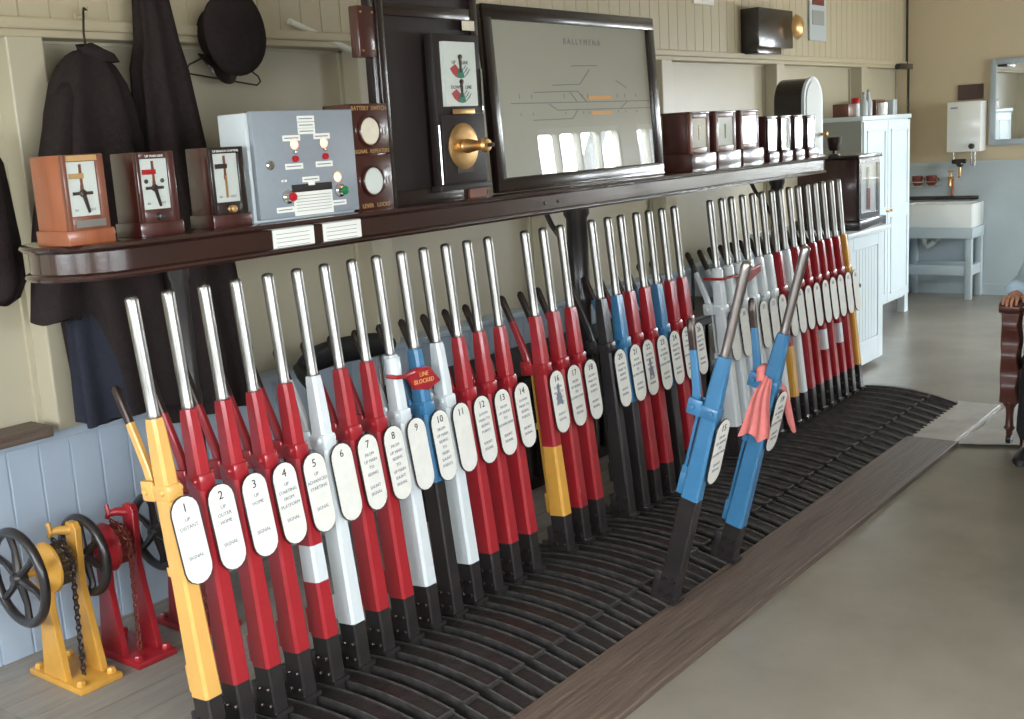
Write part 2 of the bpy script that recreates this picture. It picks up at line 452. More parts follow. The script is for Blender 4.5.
def catch_mesh(m):
    def fn():
        P = [(.060, 2.17), (.062, 2.20), (.072, 2.25), (.098, 2.325), (.116, 2.375), (.136, 2.43), (.150, 2.468), (.153, 2.478)]
        W = [(.0105, .011), (.0105, .014), (.010, .014), (.0095, .0125), (.0095, .0115), (.0105, .0115), (.0105, .0115), (.006, .006)]
        rings = []
        for (y, r), (hx, hy) in zip(P, W):
            rings.append([(a, y + b, r - b * .35) for a, b in rrect(hx, hy, .004)])
        mb = MB(); mb.loft(rings, mis=[0, 0, 0, 0, 1, 1, 1])
        return mb.mesh('catch_handle', [m, 'steel_dark'], 40)
    return cached(('ca', m), fn)
def rod_mesh(m, lo):
    def fn():
        mb = MB().box(-.009, .009, .040, .050, max(1.60, lo + .01), 2.17).box(-.016, .016, .030, .056, lo + .005, lo + .085, ch=.003)
        mb.box(-.014, .014, .030, .054, 1.95, 1.975)
        return mb.mesh('catch_rod', [m], 35)
    return cached(('rod', m, lo), fn)
def foot_mesh(top):
    def fn():
        mb = MB(); rings = []
        for r in (1.385, 1.461, 1.466, 1.54, RE - .002, top - .001):
            hx, hy = half(r); rings.append([(x, y, r) for x, y in rrect(hx - .001, hy, .005)])
        mb.loft(rings)
        mb.box(-.022, .022, .03, .062, 1.42, 1.56, ch=.004)
        mb.box(-.031, .031, -.046, -.03, 1.462, 1.475, mi=0)
        for r in (1.495, 1.545):
            for y in (-.018, .018):
                mb.lathe([(.001, -.034), (.006, -.033), (.0075, -.028), (.0075, .028), (.006, .033), (.001, .034)], (0, y, r), 'x', 8, mi=1)
        return mb.mesh('foot', ['black', 'steel_dark'], 35)
    return cached(('foot', top), fn)
def label_mesh():
    mb = MB()
    mb.prism(stadium(.0425, 1.930, 2.174), -.0462, -.0440, mi=0)
    mb.prism(stadium(.0452, 1.9275, 2.1765), -.0442, -.0405, mi=1)
    mb.box(-.03, .0, -.041, -.028, 2.00, 2.10, mi=1)
    return mb.mesh('label_plate', ['enamel', 'black'], 30)
LM = label_mesh()

R_, W_, Y_, B_, K_ = 'red', 'white', 'yellow', 'blue', 'black'
spec = {1: 'yellow_pale', 2: R_, 3: R_, 4: R_, 5: 'red_band', 6: W_, 7: R_, 8: R_, 9: W_, 10: 'blue_black', 11: W_, 12: R_, 13: R_, 14: R_,
        15: 'blue_black', 16: 'red_yellow', 17: R_, 18: R_, 19: B_, 20: K_, 21: 'blue_black', 22: R_, 23: R_, 24: 'blue_black', 25: R_, 26: R_,
        29: W_, 30: W_, 31: W_, 32: W_, 33: W_, 34: W_, 35: 'red_yellow', 36: W_, 37: R_, 38: R_, 39: 'red_band', 40: R_, 41: 'red_band', 42: R_, 43: Y_}
words = {1: 'UP\nDISTANT\n\n\n\nSIGNAL', 2: 'UP\nOUTER\nHOME\n\n\nSIGNAL', 3: 'UP\nHOME\n\n\n\nSIGNAL', 4: 'UP\nSTARTING\nFROM\nPLATFORM\n\nSIGNAL', 5: 'UP\nADVANCED\nSTARTING\n\n\nSIGNAL',
         7: 'FROM\nUP MAIN\nTO\nSIDING\n\nSHUNT\nSIGNAL', 8: 'FROM\nUP MAIN\nSIDING\nTO\nUP MAIN\nSHUNT\nSIGNAL', 10: 'FROM\nUP MAIN\nSIDING\nTO\nMAIN\nSHUNT\nPOINTS'}
desc = {
 1: ('yellow signal lever with yellow catch handle, first and nearest in the row', None),
 2: ('red signal lever with label plate 2, next to the yellow nearest lever', None),
 3: ('red signal lever whose oval plate reads 3', None),
 4: ('red signal lever whose oval plate reads 4', None),
 5: ('red lever with a white band low on the shaft, plate 5', None),
 6: ('all white lever with blank plate 6, right after the white banded red one', None),
 7: ('red lever with plate 7, directly after the first white lever', None),
 8: ('red lever with plate 8, just before the white lever carrying the red tag', None),
 9: ('white lever with white collar and red reminder tag, blank plate 9', None),
 10: ('blue topped lever with black lower shaft, plate 10, between two white levers', None),
 11: ('white lever with blank plate 11 just past the first blue lever', None),
 12: ('red lever with plate 12, first of three reds after white lever 11', None),
 13: ('red lever with plate 13, middle of three reds after white lever 11', None),
 14: ('red lever with plate 14, beside the gap left by the nearer pulled lever', None),
 15: ('blue lever pulled forward with long black foot, nearer of the two pulled levers', None),
 16: ('red topped lever with yellow lower shaft and smudged plate 16', None),
 17: ('red lever with plate 17, next past the red and yellow lever', None),
 18: ('red lever with plate 18, last before the gap and the black lever', None),
 19: ('blue lever pulled forward with pink duster on it, farther of the two pulled', None),
 20: ('all black lever just right of the black shelf column', None),
 21: ('blue topped lever immediately past the black one', None),
 22: ('red lever with smudged plate, just past the first blue topped lever of its bank', None),
 23: ('red lever between the smudged plate one and the second blue topped lever', None),
 24: ('blue topped lever with red levers on both sides', None),
 25: ('red lever first past the second blue topped lever of its bank', None),
 26: ('red lever at the end of its bank before the wide gap', None),
 29: ('white lever first after the wide gap, with white collar and red strap', None),
 30: ('second white lever after the wide gap, white collar under the handle', None),
 31: ('third white lever after the wide gap, behind the nearer pulled handle', None),
 32: ('fourth white lever after the gap, mostly behind the nearer pulled lever', None),
 33: ('fifth white lever after the gap, standing between both pulled levers', None),
 34: ('white lever just before the farther red and yellow lever', None),
 35: ('red topped lever with yellow lower shaft in the farthest bank', None),
 36: ('single white lever between red ones in the farthest bank', None),
 37: ('red lever right after the last white lever', None),
 38: ('plain red lever before the first white banded one of the farthest bank', None),
 39: ('red lever with white band, nearer of two banded ones at far end', None),
 40: ('plain red lever standing between the two white banded far levers', None),
 41: ('red lever with white band, farther of two banded ones at far end', None),
 42: ('last red lever, next to the yellow lever at the far end', None),
 43: ('yellow lever at the far end of the row', None)}
LEV = {}
for n, kind in spec.items():
    pulled = n in (15, 19)
    th = rad(15.4) if pulled else rad(-5.28)
    lo = RE
    if kind == 'red_band': segs = [(1.899, 2.391, R_), (1.785, 1.899, W_), (lo, 1.785, R_)]; c = R_
    elif kind == 'red_yellow': segs = [(1.885, 2.391, R_), (lo, 1.885, Y_)]; c = R_
    elif kind == 'blue_black': lo = 1.865 if n == 15 else 1.935; segs = [(lo, 2.391, B_)]; c = B_
    else: segs = [(lo, 2.391, kind)]; c = kind
    jit = random.uniform(-.0016, .0016)
    t = thing('signal_lever', desc[n][0], 'lever', (n * p + (.04 if n == 1 else 0), PIV.y, PIV.z), (th + jit, -.0147 if n == 1 else 0, 0), 'signal levers in the frame')
    LEV[n] = t
    link('shaft', shaft_mesh(tuple(segs)), t)
    h = link('handle', handle_mesh('steel_worn' if pulled else 'steel'), t)
    br = link('catch_bracket', bracket_mesh(c), t)
    link('catch_handle', catch_mesh(c), t)
    link('catch_rod', rod_mesh(segs[-1][2], lo), t)
    link('foot', foot_mesh(lo), t)
    sk = rad(-3.0)
    Tl = (0.032 + sin(sk) * -2.05 * 0, 0, 0)
    lp = link('label_plate', LM, t)
    # pivot the plate a little about its own centre so its lower end swings outwards
    C0 = Vector((0, 0, 2.05)); Rm = Matrix.Translation(Vector((.029 - (.014 if n == 1 else 0), 0, 2.05))) @ Matrix.Rotation(rad(-3.5), 4, 'Y') @ Matrix.Translation(-C0)
    lp.matrix_local = Rm
    if n <= 26:
        link('number', text_mesh(str(n), .034, 'ink'), lp, (0, -.0468, 2.133), FRONT)
        if n not in (6, 9, 11):
            w = words.get(n, 'FROM\nUP SIDING\nTO\nDOWN MAIN\n\nSHUNT\nSIGNAL' if n % 2 else 'DOWN\nMAIN TO\nSIDING\nPOINTS\n\nSHUNT\nSIGNAL')
            link('wording', text_mesh(w, .0145, 'inkgrey', spacing=1.45), lp, (0, -.0467, 2.106), FRONT)
    else:
        link('number', text_mesh(str(n), .030, 'inkgrey'), lp, (0, -.0468, 2.135), FRONT)
for n_, dz in ((16, 0), (22, -.03)):
    lp = [c for c in LEV[n_].children if c.name.startswith('label_plate')][0]
    mb = MB(); R = []
    for k in range(20):
        a = 2 * PI * k / 20; rr = 1 + .35 * sin(3 * a + n_) + .2 * sin(7 * a)
        mb_r = (.016 * rr * cos(a), 2.075 + dz + .040 * rr * sin(a)); R.append(mb_r)
    mb.prism(R, -.0466, -.0461); obj('smudge', mb, 'inkgrey', lp, smooth=0)
# collars on levers 9, 29, 30, 31 (devices slipped over the lever)
def collar(n, label):
    o = obj('lever_collar', MB().lathe([(.0235, RC - .075), (.027, RC - .073), (.027, RC - .012), (.024, RC - .008), (.019, RC - .006), (.019, RC - .07)], seg=18), 'white', None, (n * p, PIV.y, PIV.z), (rad(-5.28), 0, 0))
    tag(o, label, 'collar', 'white reminder collars'); return o
collar(9, 'white reminder collar around the white lever with the red tag')
collar(29, 'white reminder collar on first white lever after the wide gap')
collar(30, 'white reminder collar on second white lever after the wide gap')
collar(31, 'white reminder collar on third white lever after the wide gap')
# red reminder tags
def red_tag(pts, label, y0, y1, txt, tl, sz, strap):
    o = thing('reminder_tag', label, 'tag', (0, 0, 0), group='red reminder tags')
    obj('tag_body', MB().prism(pts, y0, y1), 'red', o, bevel=.003)
    obj('strap', MB().tube(strap, .007, 8), 'red', o)
    if txt: text(txt, sz, 'orange', o, (tl[0], y0 - .001, tl[1]), (PI / 2, rad(2), 0))
    return o
red_tag([(1.045, .945), (1.10, .957), (1.165, .951), (1.215, .893), (1.15, .872), (1.085, .888)], 'red tag with yellow lettering strapped to white lever 9', -.075, -.06,
        'LINE\nBLOCKED', (1.13, .925), .022, [(.985, -.045, .950), (1.0, -.075, .945), (1.03, -.08, .943), (1.08, -.07, .945), (1.12, -.065, .94)])
red_tag([(3.42, .95), (3.53, .965), (3.66, .985), (3.67, .955), (3.60, .935), (3.50, .905)], 'red tag strapped across the white levers past the wide gap', -.095, -.08, None, None, 0,
        [(3.27, .02, .962), (3.285, -.07, .962), (3.35, -.085, .965), (3.45, -.088, .962), (3.6, -.088, .975), (3.68, -.088, .985)])
# black wire hoop hung on catch handle of 29
hp = [(3.285 + .03 * cos(a), .085 + .02 * cos(a), .93 + .125 * sin(a)) for a in [2 * PI * k / 24 for k in range(24)]]
tag(obj('wire_hoop', MB().tube(hp, .005, 8, closed=True), 'rubber'), 'black cable loop hanging in the wide gap before the white levers', 'cable')

# pink duster over pulled lever 19
def duster():
    root = thing('duster', 'pink cloth duster draped over the farther pulled blue lever', 'cloth', (0, 0, 0))
    T = Matrix.Translation((19 * p, PIV.y, PIV.z)) @ Matrix.Rotation(rad(15.4), 4, 'X')
    mb = MB(); rings = []
    for i in range(13):
        t = i / 12; r = 2.225 - .235 * t
        w = .020 + .044 * t ** .8; yc = .030 + .006 * sin(t * 5)
        ring = []
        nn = 22
        for k in range(nn):
            a = k / (nn - 1) * 2 - 1
            ring.append((-.034 - .010 * t + a * .012 + .006 * sin(a * 9 + t * 2) * (0.3 + t), yc - .028 + a * w, r + .012 * sin(a * 5) * t - .01 * a * t))
        back = [(x - .004, y, z) for x, y, z in reversed(ring)]
        rings.append(ring + back)
    mb.loft(rings, T=T)
    mb.tube([(-.034, .03, 2.20), (-.02, .045, 2.238), (.01, .046, 2.242), (.034, .03, 2.215), (.034, 0, 2.20)], [.014, .016, .016, .014, .012], 10, T=T)
    obj('front_fold', mb, 'pink', root, smooth=60)
    m2 = MB()
    a = T @ Vector((.03, 0, 2.20))
    rings = []
    path = [a, a + Vector((.055, -.005, -.045)), a + Vector((.085, -.01, -.11)), a + Vector((.115, -.012, -.185)), a + Vector((.135, -.014, -.225))]
    for i, q in enumerate(path):
        w = [.012, .022, .020, .017, .011][i]
        ring = []
        for k in range(12):
            an = 2 * PI * k / 12; rr = w * (1 + .25 * cos(3 * an))
            ring.append((q.x + rr * cos(an) * .9, q.y + rr * sin(an) * .6, q.z + .3 * rr * cos(an)))
        rings.append(ring)
    m2.loft(rings); obj('tail_fold', m2, 'pink', root, smooth=60)
duster()

# footboards in front of the frame
tag(obj('footboard', MB().box(-1.3, 4.22, -.915, -.652, -.004, .024, ch=.004), 'plank', smooth=0), 'worn brown wooden footboard running along the front of the lever frame', 'board')
tag(obj('floor_strip', MB().box(4.225, 5.12, -.89, -.652, -.004, .014, ch=.004), 'plank2', smooth=0), 'worn strip, window glare in its pale colour, continuing the footboard at its far end', 'board')
def sheet():
    mb = MB(); nx, ny = 14, 12; rings = []
    top = []
    x0, x1, y0, y1 = 4.26, 5.6, -2.0, -.915
    vs = []; fs = []
    for i in range(nx + 1):
        for j in range(ny + 1):
            x = x0 + (x1 - x0) * i / nx; yy = y0 + (y1 - y0) * j / ny
            if i == 0: x += .05 * sin(j * .9)
            if j == ny: yy += .012 * sin(i * 1.3)
            z = .004 + .006 * (.5 + .5 * sin(i * .9 + j * .5)) + (.012 if i == 0 and j > 8 else 0)
            vs.append((x, yy, z))
    for i in range(nx):
        for j in range(ny):
            a = i * (ny + 1) + j; fs.append((a, a + ny + 1, a + ny + 2, a + 1))
    k = len(vs); vs += [(x, yy, z - .004) for x, yy, z in vs]
    fs += [tuple(k + q for q in reversed(ff)) for ff in fs[:nx * ny]]
    e = [j for j in range(ny + 1)]
    for j in range(ny): fs.append((j, j + 1, k + j + 1, k + j))
    for i in range(nx):
        a = i * (ny + 1) + ny; b = a + ny + 1; fs.append((a, b, k + b, k + a))
    mb.add(vs, fs); return mb
tag(obj('floor_mat', sheet(), 'plank2', smooth=60), 'pale buckled lino sheet lying under the armchair', 'mat')

# ================================================================== INSTRUMENT SHELF
ZS = 1.48
sh = thing('instrument_shelf', 'long dark varnished instrument shelf above the levers with a rounded near end', 'shelf', (0, 0, 0))
def shelf_outline(off):
    xl = -.032 - off; yf = 0.0 - off; yb = .34 + off; R = (yb - yf) / 2; yc = (yb + yf) / 2
    pts = []
    for k in range(17):
        a = PI * 1.5 - PI * k / 16
        pts.append((xl + R + R * cos(a), yc + R * sin(a)))
    pts.reverse()
    pts += [(4.70 + off, yf), (4.70 + off, yb)]
    return pts
mb = MB(); mb.prism(shelf_outline(0), 1.402, 1.462, 'z')
obj('fascia', mb, 'shelf', sh)
mb = MB(); mb.loft([[(x, y, z) for x, y in shelf_outline(o)] for o, z in ((.004, 1.458), (.016, 1.463), (.022, 1.47), (.018, 1.478), (.012, ZS))])
obj('shelf_top', mb, 'shelf', sh)
mb = MB(); mb.loft([[(x, y, z) for x, y in shelf_outline(o)] for o, z in ((.0, 1.385), (.012, 1.387), (.016, 1.394), (.012, 1.401), (.002, 1.406))])
obj('bottom_moulding', mb, 'shelf', sh)
def column(x, y, r):
    mb = MB().lathe([(r * 1.8, 0), (r * 1.8, .04), (r * 1.4, .06), (r * 1.2, .1), (r, .16), (r, .95), (r * 1.2, .97), (r * 1.2, 1.0), (r, 1.02), (r, 1.33), (r * 1.25, 1.35), (r * 1.25, 1.386)], (x, y, 0), seg=20)
    return obj('support_column', mb, 'black', sh)
column(.39, .17, .024); column(2.43, .17, .045); column(4.45, .17, .036)
for x in (2.43, 4.45):
    br = MB().tube([(x, .17, 1.1), (x, .22, 1.2), (x, .3, 1.3), (x, .345, 1.385)], .012, 8); obj('scroll_bracket', br, 'black', sh)
for x0, x1, nm in ((.606, .767, 'left'), (.806, .968, 'right')):
    c = tag(obj('notice_card', MB().box(x0, x1, -.0035, -.0005, 1.396, 1.458), 'paper', smooth=0), '%s of two white cards pinned on the shelf front under the grey panel' % nm, 'card', 'cards on the shelf front')
    rl = MB()
    for k in range(4): rl.box(x0 + .012, x1 - .02, -.0041, -.0034, 1.444 - k * .012, 1.4455 - k * .012)
    obj('handwriting', rl, 'inkgrey', c)
# small screw heads on the fascia
sc = MB()
for x in (1.97, 2.06): sc.lathe([(.001, -.004), (.006, -.003), (.007, .001)], (x, 0, 1.43), 'y', 10)
obj('screw', sc, 'black', sh)

# ------------------------------------------------------------------ three block instruments (near)
def block_instrument(x0, x1, depth, zt, case, label, arm, yf=.03, style=0):
    w = x1 - x0
    t = thing('block_instrument', label, 'instrument', (x0, yf, ZS), group='block instruments with semaphore dials')
    H = zt - ZS
    obj('case', MB().box(0, w, .006, depth, .035, H, ch=.003), case[0], t)
    obj('plinth', MB().box(-.006, w + .012, -.004, depth + .004, 0, .038, ch=.003), case[0], t)
    zd0, zd1 = .072, H - .018
    fr = MB()
    fr.box(0, .012, -.006, .008, .036, H, ch=.002).box(w - .022, w, -.006, .008, .036, H, ch=.002)
    fr.box(.010, w - .02, -.006, .008, .036, zd0, ch=.002).box(.010, w - .02, -.006, .008, zd1, H, ch=.002)
    obj('front_frame', fr, case[1], t)
    dial = obj('dial', MB().box(.010, w - .02, .000, .004, zd0, zd1), 'dialwhite', t, smooth=0)
    cx = (.010 + w - .02) / 2 - .002
    up = zd0 + (zd1 - zd0) * .70; lowz = zd0 + (zd1 - zd0) * .30
    obj('semaphore_post', MB().box(cx - .0035, cx + .0035, -.002, .001, up - .034, up + .034).box(cx - .005, cx + .004, -.0022, .001, up - .03, up - .018), 'brownwood', dial)
    ca, cb = arm
    obj('semaphore_arm', MB().box(cx - .034, cx + .007, -.004, -.002, up - .001, up + .012), ca, dial)
    if style < 2:
        nd = MB().box(cx - .028, cx + .028, -.003, -.001, lowz + .012, lowz + .020)
        nd.prism([(cx - .006, lowz + .02), (cx + .006, lowz + .022), (cx + .016, lowz - .032), (cx + .010, lowz - .034)], -.004, -.001)
        nd.lathe([(.001, -.005), (.010, -.004), (.010, 0)], (cx, 0, lowz + .016), 'y', 14)
        obj('needle', nd, 'steel_dark', dial)
        if style == 1:
            obj('indicator_dot', MB().lathe([(.001, -.003), (.006, -.002), (.006, 0)], (cx - .024, 0, lowz + .034), 'y', 12).lathe([(.001, -.003), (.006, -.002), (.006, 0)], (cx + .026, 0, lowz + .034), 'y', 12), 'ink', dial)
    else:
        obj('needle', MB().box(cx - .003, cx + .003, -.004, -.001, zd0 + .012, up - .02), 'brass', dial)
    text('IN', .009, 'inkgrey', dial, (cx - .022, -.001, zd0 + .012)); text('OUT', .009, 'inkgrey', dial, (cx + .022, -.001, zd0 + .012))
    if style == 0:
        obj('name_plate', MB().box(.018, w - .014, -.009, -.005, .044, .062), 'steel', t)
        obj('top_plate', MB().box(.012, w - .02, -.009, -.005, H - .016, H - .002), 'brass', t)
    elif style == 1:
        obj('commutator_knob', MB().lathe([(.001, -.022), (.009, -.02), (.010, -.014), (.006, -.010), (.011, -.006)], (cx, 0, .052), 'y', 14), 'black', t)
    else:
        obj('commutator_knob', MB().lathe([(.001, -.022), (.010, -.02), (.011, -.012), (.006, -.010), (.011, -.006)], (cx + .006, 0, .052), 'y', 14), 'brass', t)
    if style:
        text('UP MAIN LINE' if style == 1 else 'UP BRANCH STARTING', .009 if style == 1 else .0085, 'paper', t, (w / 2 - .003, -.0075, H - .014))
    obj('glass_front', MB().box(.010, w - .02, -.0052, -.0046, zd0, zd1), 'glass', t)
    return t
block_instrument(-.018, .098, .14, 1.705, ('orangewood', 'brownwood'), 'orange brown block instrument at the near rounded end of the shelf', ('gold', 0), style=0)
block_instrument(.193, .312, .108, 1.702, ('redwood', 'redwood'), 'red brown block instrument with a red semaphore arm, middle of the near three', ('redbtn', 0), style=1)
block_instrument(.430, .549, .10, 1.705, ('redwood', 'darkwood'), 'dark block instrument beside the grey control panel', ('steel_dark', 0), style=2)

# ------------------------------------------------------------------ grey control panel
cp = thing('control_panel', 'grey metal control panel with lit lamps and push buttons on the shelf', 'panel', (0, 0, 0))
obj('housing', MB().box(.582, .994, .044, .165, ZS, 1.797, ch=.004), 'greypale', cp)
obj('door', MB().box(.592, .998, .026, .044, 1.488, 1.801, ch=.003), 'grey', cp)
def plab(x0, x1, z0, z1): 
    o = obj('engraved_label', MB().box(x0, x1, .024, .0262, z0, z1), 'paper', cp, smooth=0)
    obj('engraving', MB().box(x0 + .005, x1 - .008, .0235, .0241, (z0 + z1) / 2 - .0015, (z0 + z1) / 2 + .0015), 'inkgrey', o)
for z in (1.776, 1.757, 1.739): plab(.766, .834, z - .0085, z + .0085)
plab(.703, .771, 1.712, 1.729); plab(.826, .893, 1.714, 1.731)
plab(.703, .773, 1.629, 1.646); plab(.826, .895, 1.630, 1.647)
plab(.766, .834, 1.588, 1.604); plab(.655, .723, 1.504, 1.520); plab(.880, .940, 1.509, 1.525)
for x, z in ((.744, 1.702), (.864, 1.702), (.909, 1.596)):
    o = obj('lamp', MB().lathe([(.001, .014), (.007, .015), (.0115, .020), (.013, .026)], (x, 0, z), 'y', 16), 'lampon', cp)
    obj('lamp_bezel', MB().lathe([(.0125, .026), (.016, .022), (.017, .027)], (x, 0, z), 'y', 16), 'chrome', cp)
for x, z in ((.743, 1.659), (.865, 1.661)):
    obj('red_button', MB().lathe([(.001, .012), (.008, .013), (.010, .017), (.010, .026)], (x, 0, z), 'y', 14), 'redbtn', cp)
    obj('toggle', MB().lathe([(.001, .014), (.003, .015), (.005, .024), (.005, .026)], (x, 0, z + .02), 'y', 10), 'chrome', cp)
for x, z, m in ((.700, 1.549, 'redbtn'), (.915, 1.554, 'greenbtn')):
    b = obj('large_button', MB().lathe([(.020, .026), (.020, .018), (.014, .014), (.013, .002)], (x, 0, z), 'y', 18), 'chrome', cp)
    obj('button_cap', MB().lathe([(.001, -.008), (.011, -.007), (.0135, -.002), (.0135, .003)], (x, 0, z), 'y', 18), m, b)
obj('lock', MB().lathe([(.001, .012), (.009, .013), (.010, .018), (.014, .020), (.014, .026)], (.643, 0, 1.645), 'y', 16), 'chrome', cp)
obj('slot', MB().box(.721, .884, .0235, .0265, 1.558, 1.583), 'black', cp, smooth=0)
pc = obj('instruction_sheet', MB().box(.722, .880, .021, .0238, 1.490, 1.560), 'paper', cp, smooth=0)
rl = MB()
for k in range(6): rl.box(.730, .872, .0205, .0212, 1.548 - k * .009, 1.5495 - k * .009)
obj('typed_lines', rl, 'inkgrey', pc)
obj('tab', MB().box(.787, .812, .022, .025, 1.578, 1.588), 'paper', cp, smooth=0)
plab(.683, .703, 1.594, 1.600)

# ------------------------------------------------------------------ repeater panel with two round dials
rp = thing('repeater_case', 'tall brown wood panel with two round white dials beside the grey panel', 'instrument', (0, 0, 0))
obj('board', MB().box(1.000, 1.166, .05, .16, ZS, 1.818, ch=.003).box(1.000, 1.166, .034, .052, ZS, 1.655, ch=.002).box(1.000, 1.166, .034, .052, 1.659, 1.818, ch=.002), 'redwood', rp)
for z, nm in ((1.731, 0), (1.573, 1)):
    d = obj('dial', MB().lathe([(.001, .022), (.040, .022), (.044, .026), (.046, .034)], (1.070, 0, z), 'y', 32), 'paperold' if nm == 0 else 'dialwhite', rp)
    obj('dial_rim', MB().lathe([(.0435, .034), (.0435, .020), (.047, .018), (.050, .024), (.050, .034)], (1.070, 0, z), 'y', 32), 'redwood', rp)
    obj('rim_catch', MB().box(1.140, 1.146, .026, .034, z - .012, z + .012), 'chrome', rp)
text('BATTERY  SWITCH', .019, 'gold', rp, (1.083, .0335, 1.797))
text('SIGNAL  REPEATERS', .018, 'gold', rp, (1.083, .0335, 1.662))
text('LEVER   LOCKS', .019, 'gold', rp, (1.083, .0335, 1.489))

# ------------------------------------------------------------------ tall dark cabinet with telegraph instrument
dc = thing('tall_instrument_case', 'tall near black wooden case rising from the shelf beside the track diagram', 'case', (0, 0, 0))
obj('case_body', MB().box(1.172, 1.705, .07, .12, ZS, 2.62, ch=.004), 'ebony', dc)
fr = MB().box(1.172, 1.205, .052, .075, ZS, 2.6, ch=.004).box(1.655, 1.690, .052, .075, ZS, 2.6, ch=.004).box(1.20, 1.66, .052, .075, ZS, 1.53, ch=.003).box(1.20, 1.66, .056, .075, 2.10, 2.14, ch=.003)
fr.cyl((1.166, .07, ZS), (1.166, .07, 2.6), .010, seg=12)
obj('case_frame', fr, 'darkwood', dc)
tag(obj('card_label', MB().box(1.60, 1.665, .0485, .052, 2.065, 2.098), 'paperold', smooth=0), 'small cream card at the top right of the tall dark case', 'card')
ti = thing('telegraph_instrument', 'narrow dark instrument with brass commutator and twin needle dial', 'instrument', (.0, 0, 0))
obj('instrument_case', MB().box(1.388, 1.640, .012, .050, 1.515, 2.045, ch=.004).box(1.375, 1.655, .004, .050, 1.515, 1.535, ch=.003).box(1.40, 1.63, .000, .02, 1.54, 1.775, ch=.004), 'ebony', ti)
obj('side_rail', MB().cyl((1.392, .008, 1.54), (1.392, .008, 1.74), .004, seg=8), 'chrome', ti)
obj('side_rail', MB().cyl((1.637, .008, 1.78), (1.637, .008, 1.93), .004, seg=8), 'chrome', ti)
dl = obj('needle_dial', MB().box(1.424, 1.594, -.004, .013, 1.802, 2.018), 'dialwhite', ti, smooth=0)
for zc, s in ((1.935, 'UP       LINE'), (1.852, 'DOWN    LINE')):
    nd = MB().prism([(1.508 - .003, zc - .02), (1.508 + .003, zc - .02), (1.508 + .006, zc + .03), (1.508 - .006, zc + .03)], -.008, -.004)
    nd.lathe([(.001, -.010), (.009, -.009), (.009, -.004)], (1.508, 0, zc + .032), 'y', 12)
    obj('needle', nd, 'steel_dark', dl)
    def sector(a0, a1, r0, r1):
        return [(1.508 + r0 * sin(a0), zc + .022 - r0 * cos(a0)), (1.508 + r1 * sin(a0), zc + .022 - r1 * cos(a0)), (1.508 + r1 * sin((a0 + a1) / 2), zc + .022 - r1 * cos((a0 + a1) / 2)), (1.508 + r1 * sin(a1), zc + .022 - r1 * cos(a1)), (1.508 + r0 * sin(a1), zc + .022 - r0 * cos(a1))]
    obj('red_sector', MB().prism(sector(rad(-62), rad(-22), .03, .062), -.0055, -.004), 'dialred', dl, smooth=0)
    obj('green_sector', MB().prism(sector(rad(-20), rad(20), .03, .062), -.0055, -.004), 'green', dl, smooth=0)
    obj('hatched_sector', MB().prism(sector(rad(24), rad(60), .034, .036), -.0055, -.004).prism(sector(rad(24), rad(60), .046, .048), -.0055, -.004).prism(sector(rad(24), rad(60), .058, .060), -.0055, -.004), 'line', dl, smooth=0)
    text(s, .017, 'ink', dl, (1.508, -.0045, zc + .008))
obj('brass_plate', MB().box(1.458, 1.575, -.004, .002, 1.775, 1.792, ch=.001), 'brass', ti)
g = obj('commutator', MB().lathe([(.001, -.02), (.02, -.02), (.024, -.012), (.056, -.010), (.070, -.008), (.080, -.004), (.080, .0)], (1.502, 0, 1.665), 'y', 32), 'brass', ti)
obj('commutator_handle', MB().lathe([(.026, -.02), (.020, -.05), (.016, -.075), (.022, -.085), (.026, -.1), (.020, -.112), (.001, -.115)], (1.502, 0, 1.665), 'y', 24), 'brass', g)
obj('spindle', MB().cyl((1.502, -.11, 1.665), (1.502, -.135, 1.665), .007), 'steel_dark', g)
obj('maker_plate', MB().box(1.46, 1.55, -.003, .002, 1.575, 1.593), 'steel_dark', ti)
tag(obj('pale_card', MB().box(1.572, 1.668, .040, .0505, ZS + .001, 1.53), 'brownwood', smooth=0), 'small buff wooden block under the twin needle instrument on the shelf', 'block')
# brown box fixed to the case's left side
bb = thing('relay_box', 'small red brown wooden box on the left side of the tall dark case', 'box', (0, 0, 0))
obj('box_body', MB().box(1.092, 1.170, .06, .10, 1.965, 2.125, ch=.004), 'redwood', bb)
sm = MB()
for z in (1.985, 2.105):
    for x in (1.105, 1.157): sm.sphere((x, .058, z), .004, seg=8)
obj('screw', sm, 'brass', bb)

# ------------------------------------------------------------------ track diagram
td = thing('track_diagram', 'large glazed track diagram in a black frame leaning on the shelf', 'diagram', (1.752, .05, ZS + .004), (rad(-3.0), 0, 0))
W, H = 1.225, .688
fr = MB(); fw = .054
fr.box(0, W, -.006, .03, 0, fw, ch=.006).box(0, W, -.006, .03, H - fw, H, ch=.006).box(0, fw, -.006, .03, fw - .01, H - fw + .01, ch=.006).box(W - fw, W, -.006, .03, fw - .01, H - fw + .01, ch=.006)
obj('diagram_frame', fr, 'darkwood', td)
pr = obj('diagram_sheet', MB().box(fw - .01, W - fw + .01, .012, .02, fw - .01, H - fw + .01), 'diagram', td, smooth=0)
obj('backing_board', MB().box(.01, W - .01, .02, .028, .01, H - .01), 'brownwood', td, smooth=0)
def ln(mb, x0, z0, x1, z1, t=.0035):
    x0 -= 1.70; x1 -= 1.70; z0 -= ZS + .004; z1 -= ZS + .004
    d = Vector((x1 - x0, z1 - z0)); nn = Vector((-d.y, d.x)).normalized() * t / 2
    mb.prism([(x0 + nn.x, z0 + nn.y), (x1 + nn.x, z1 + nn.y), (x1 - nn.x, z1 - nn.y), (x0 - nn.x, z0 - nn.y)], .0108, .0122)
l = MB()
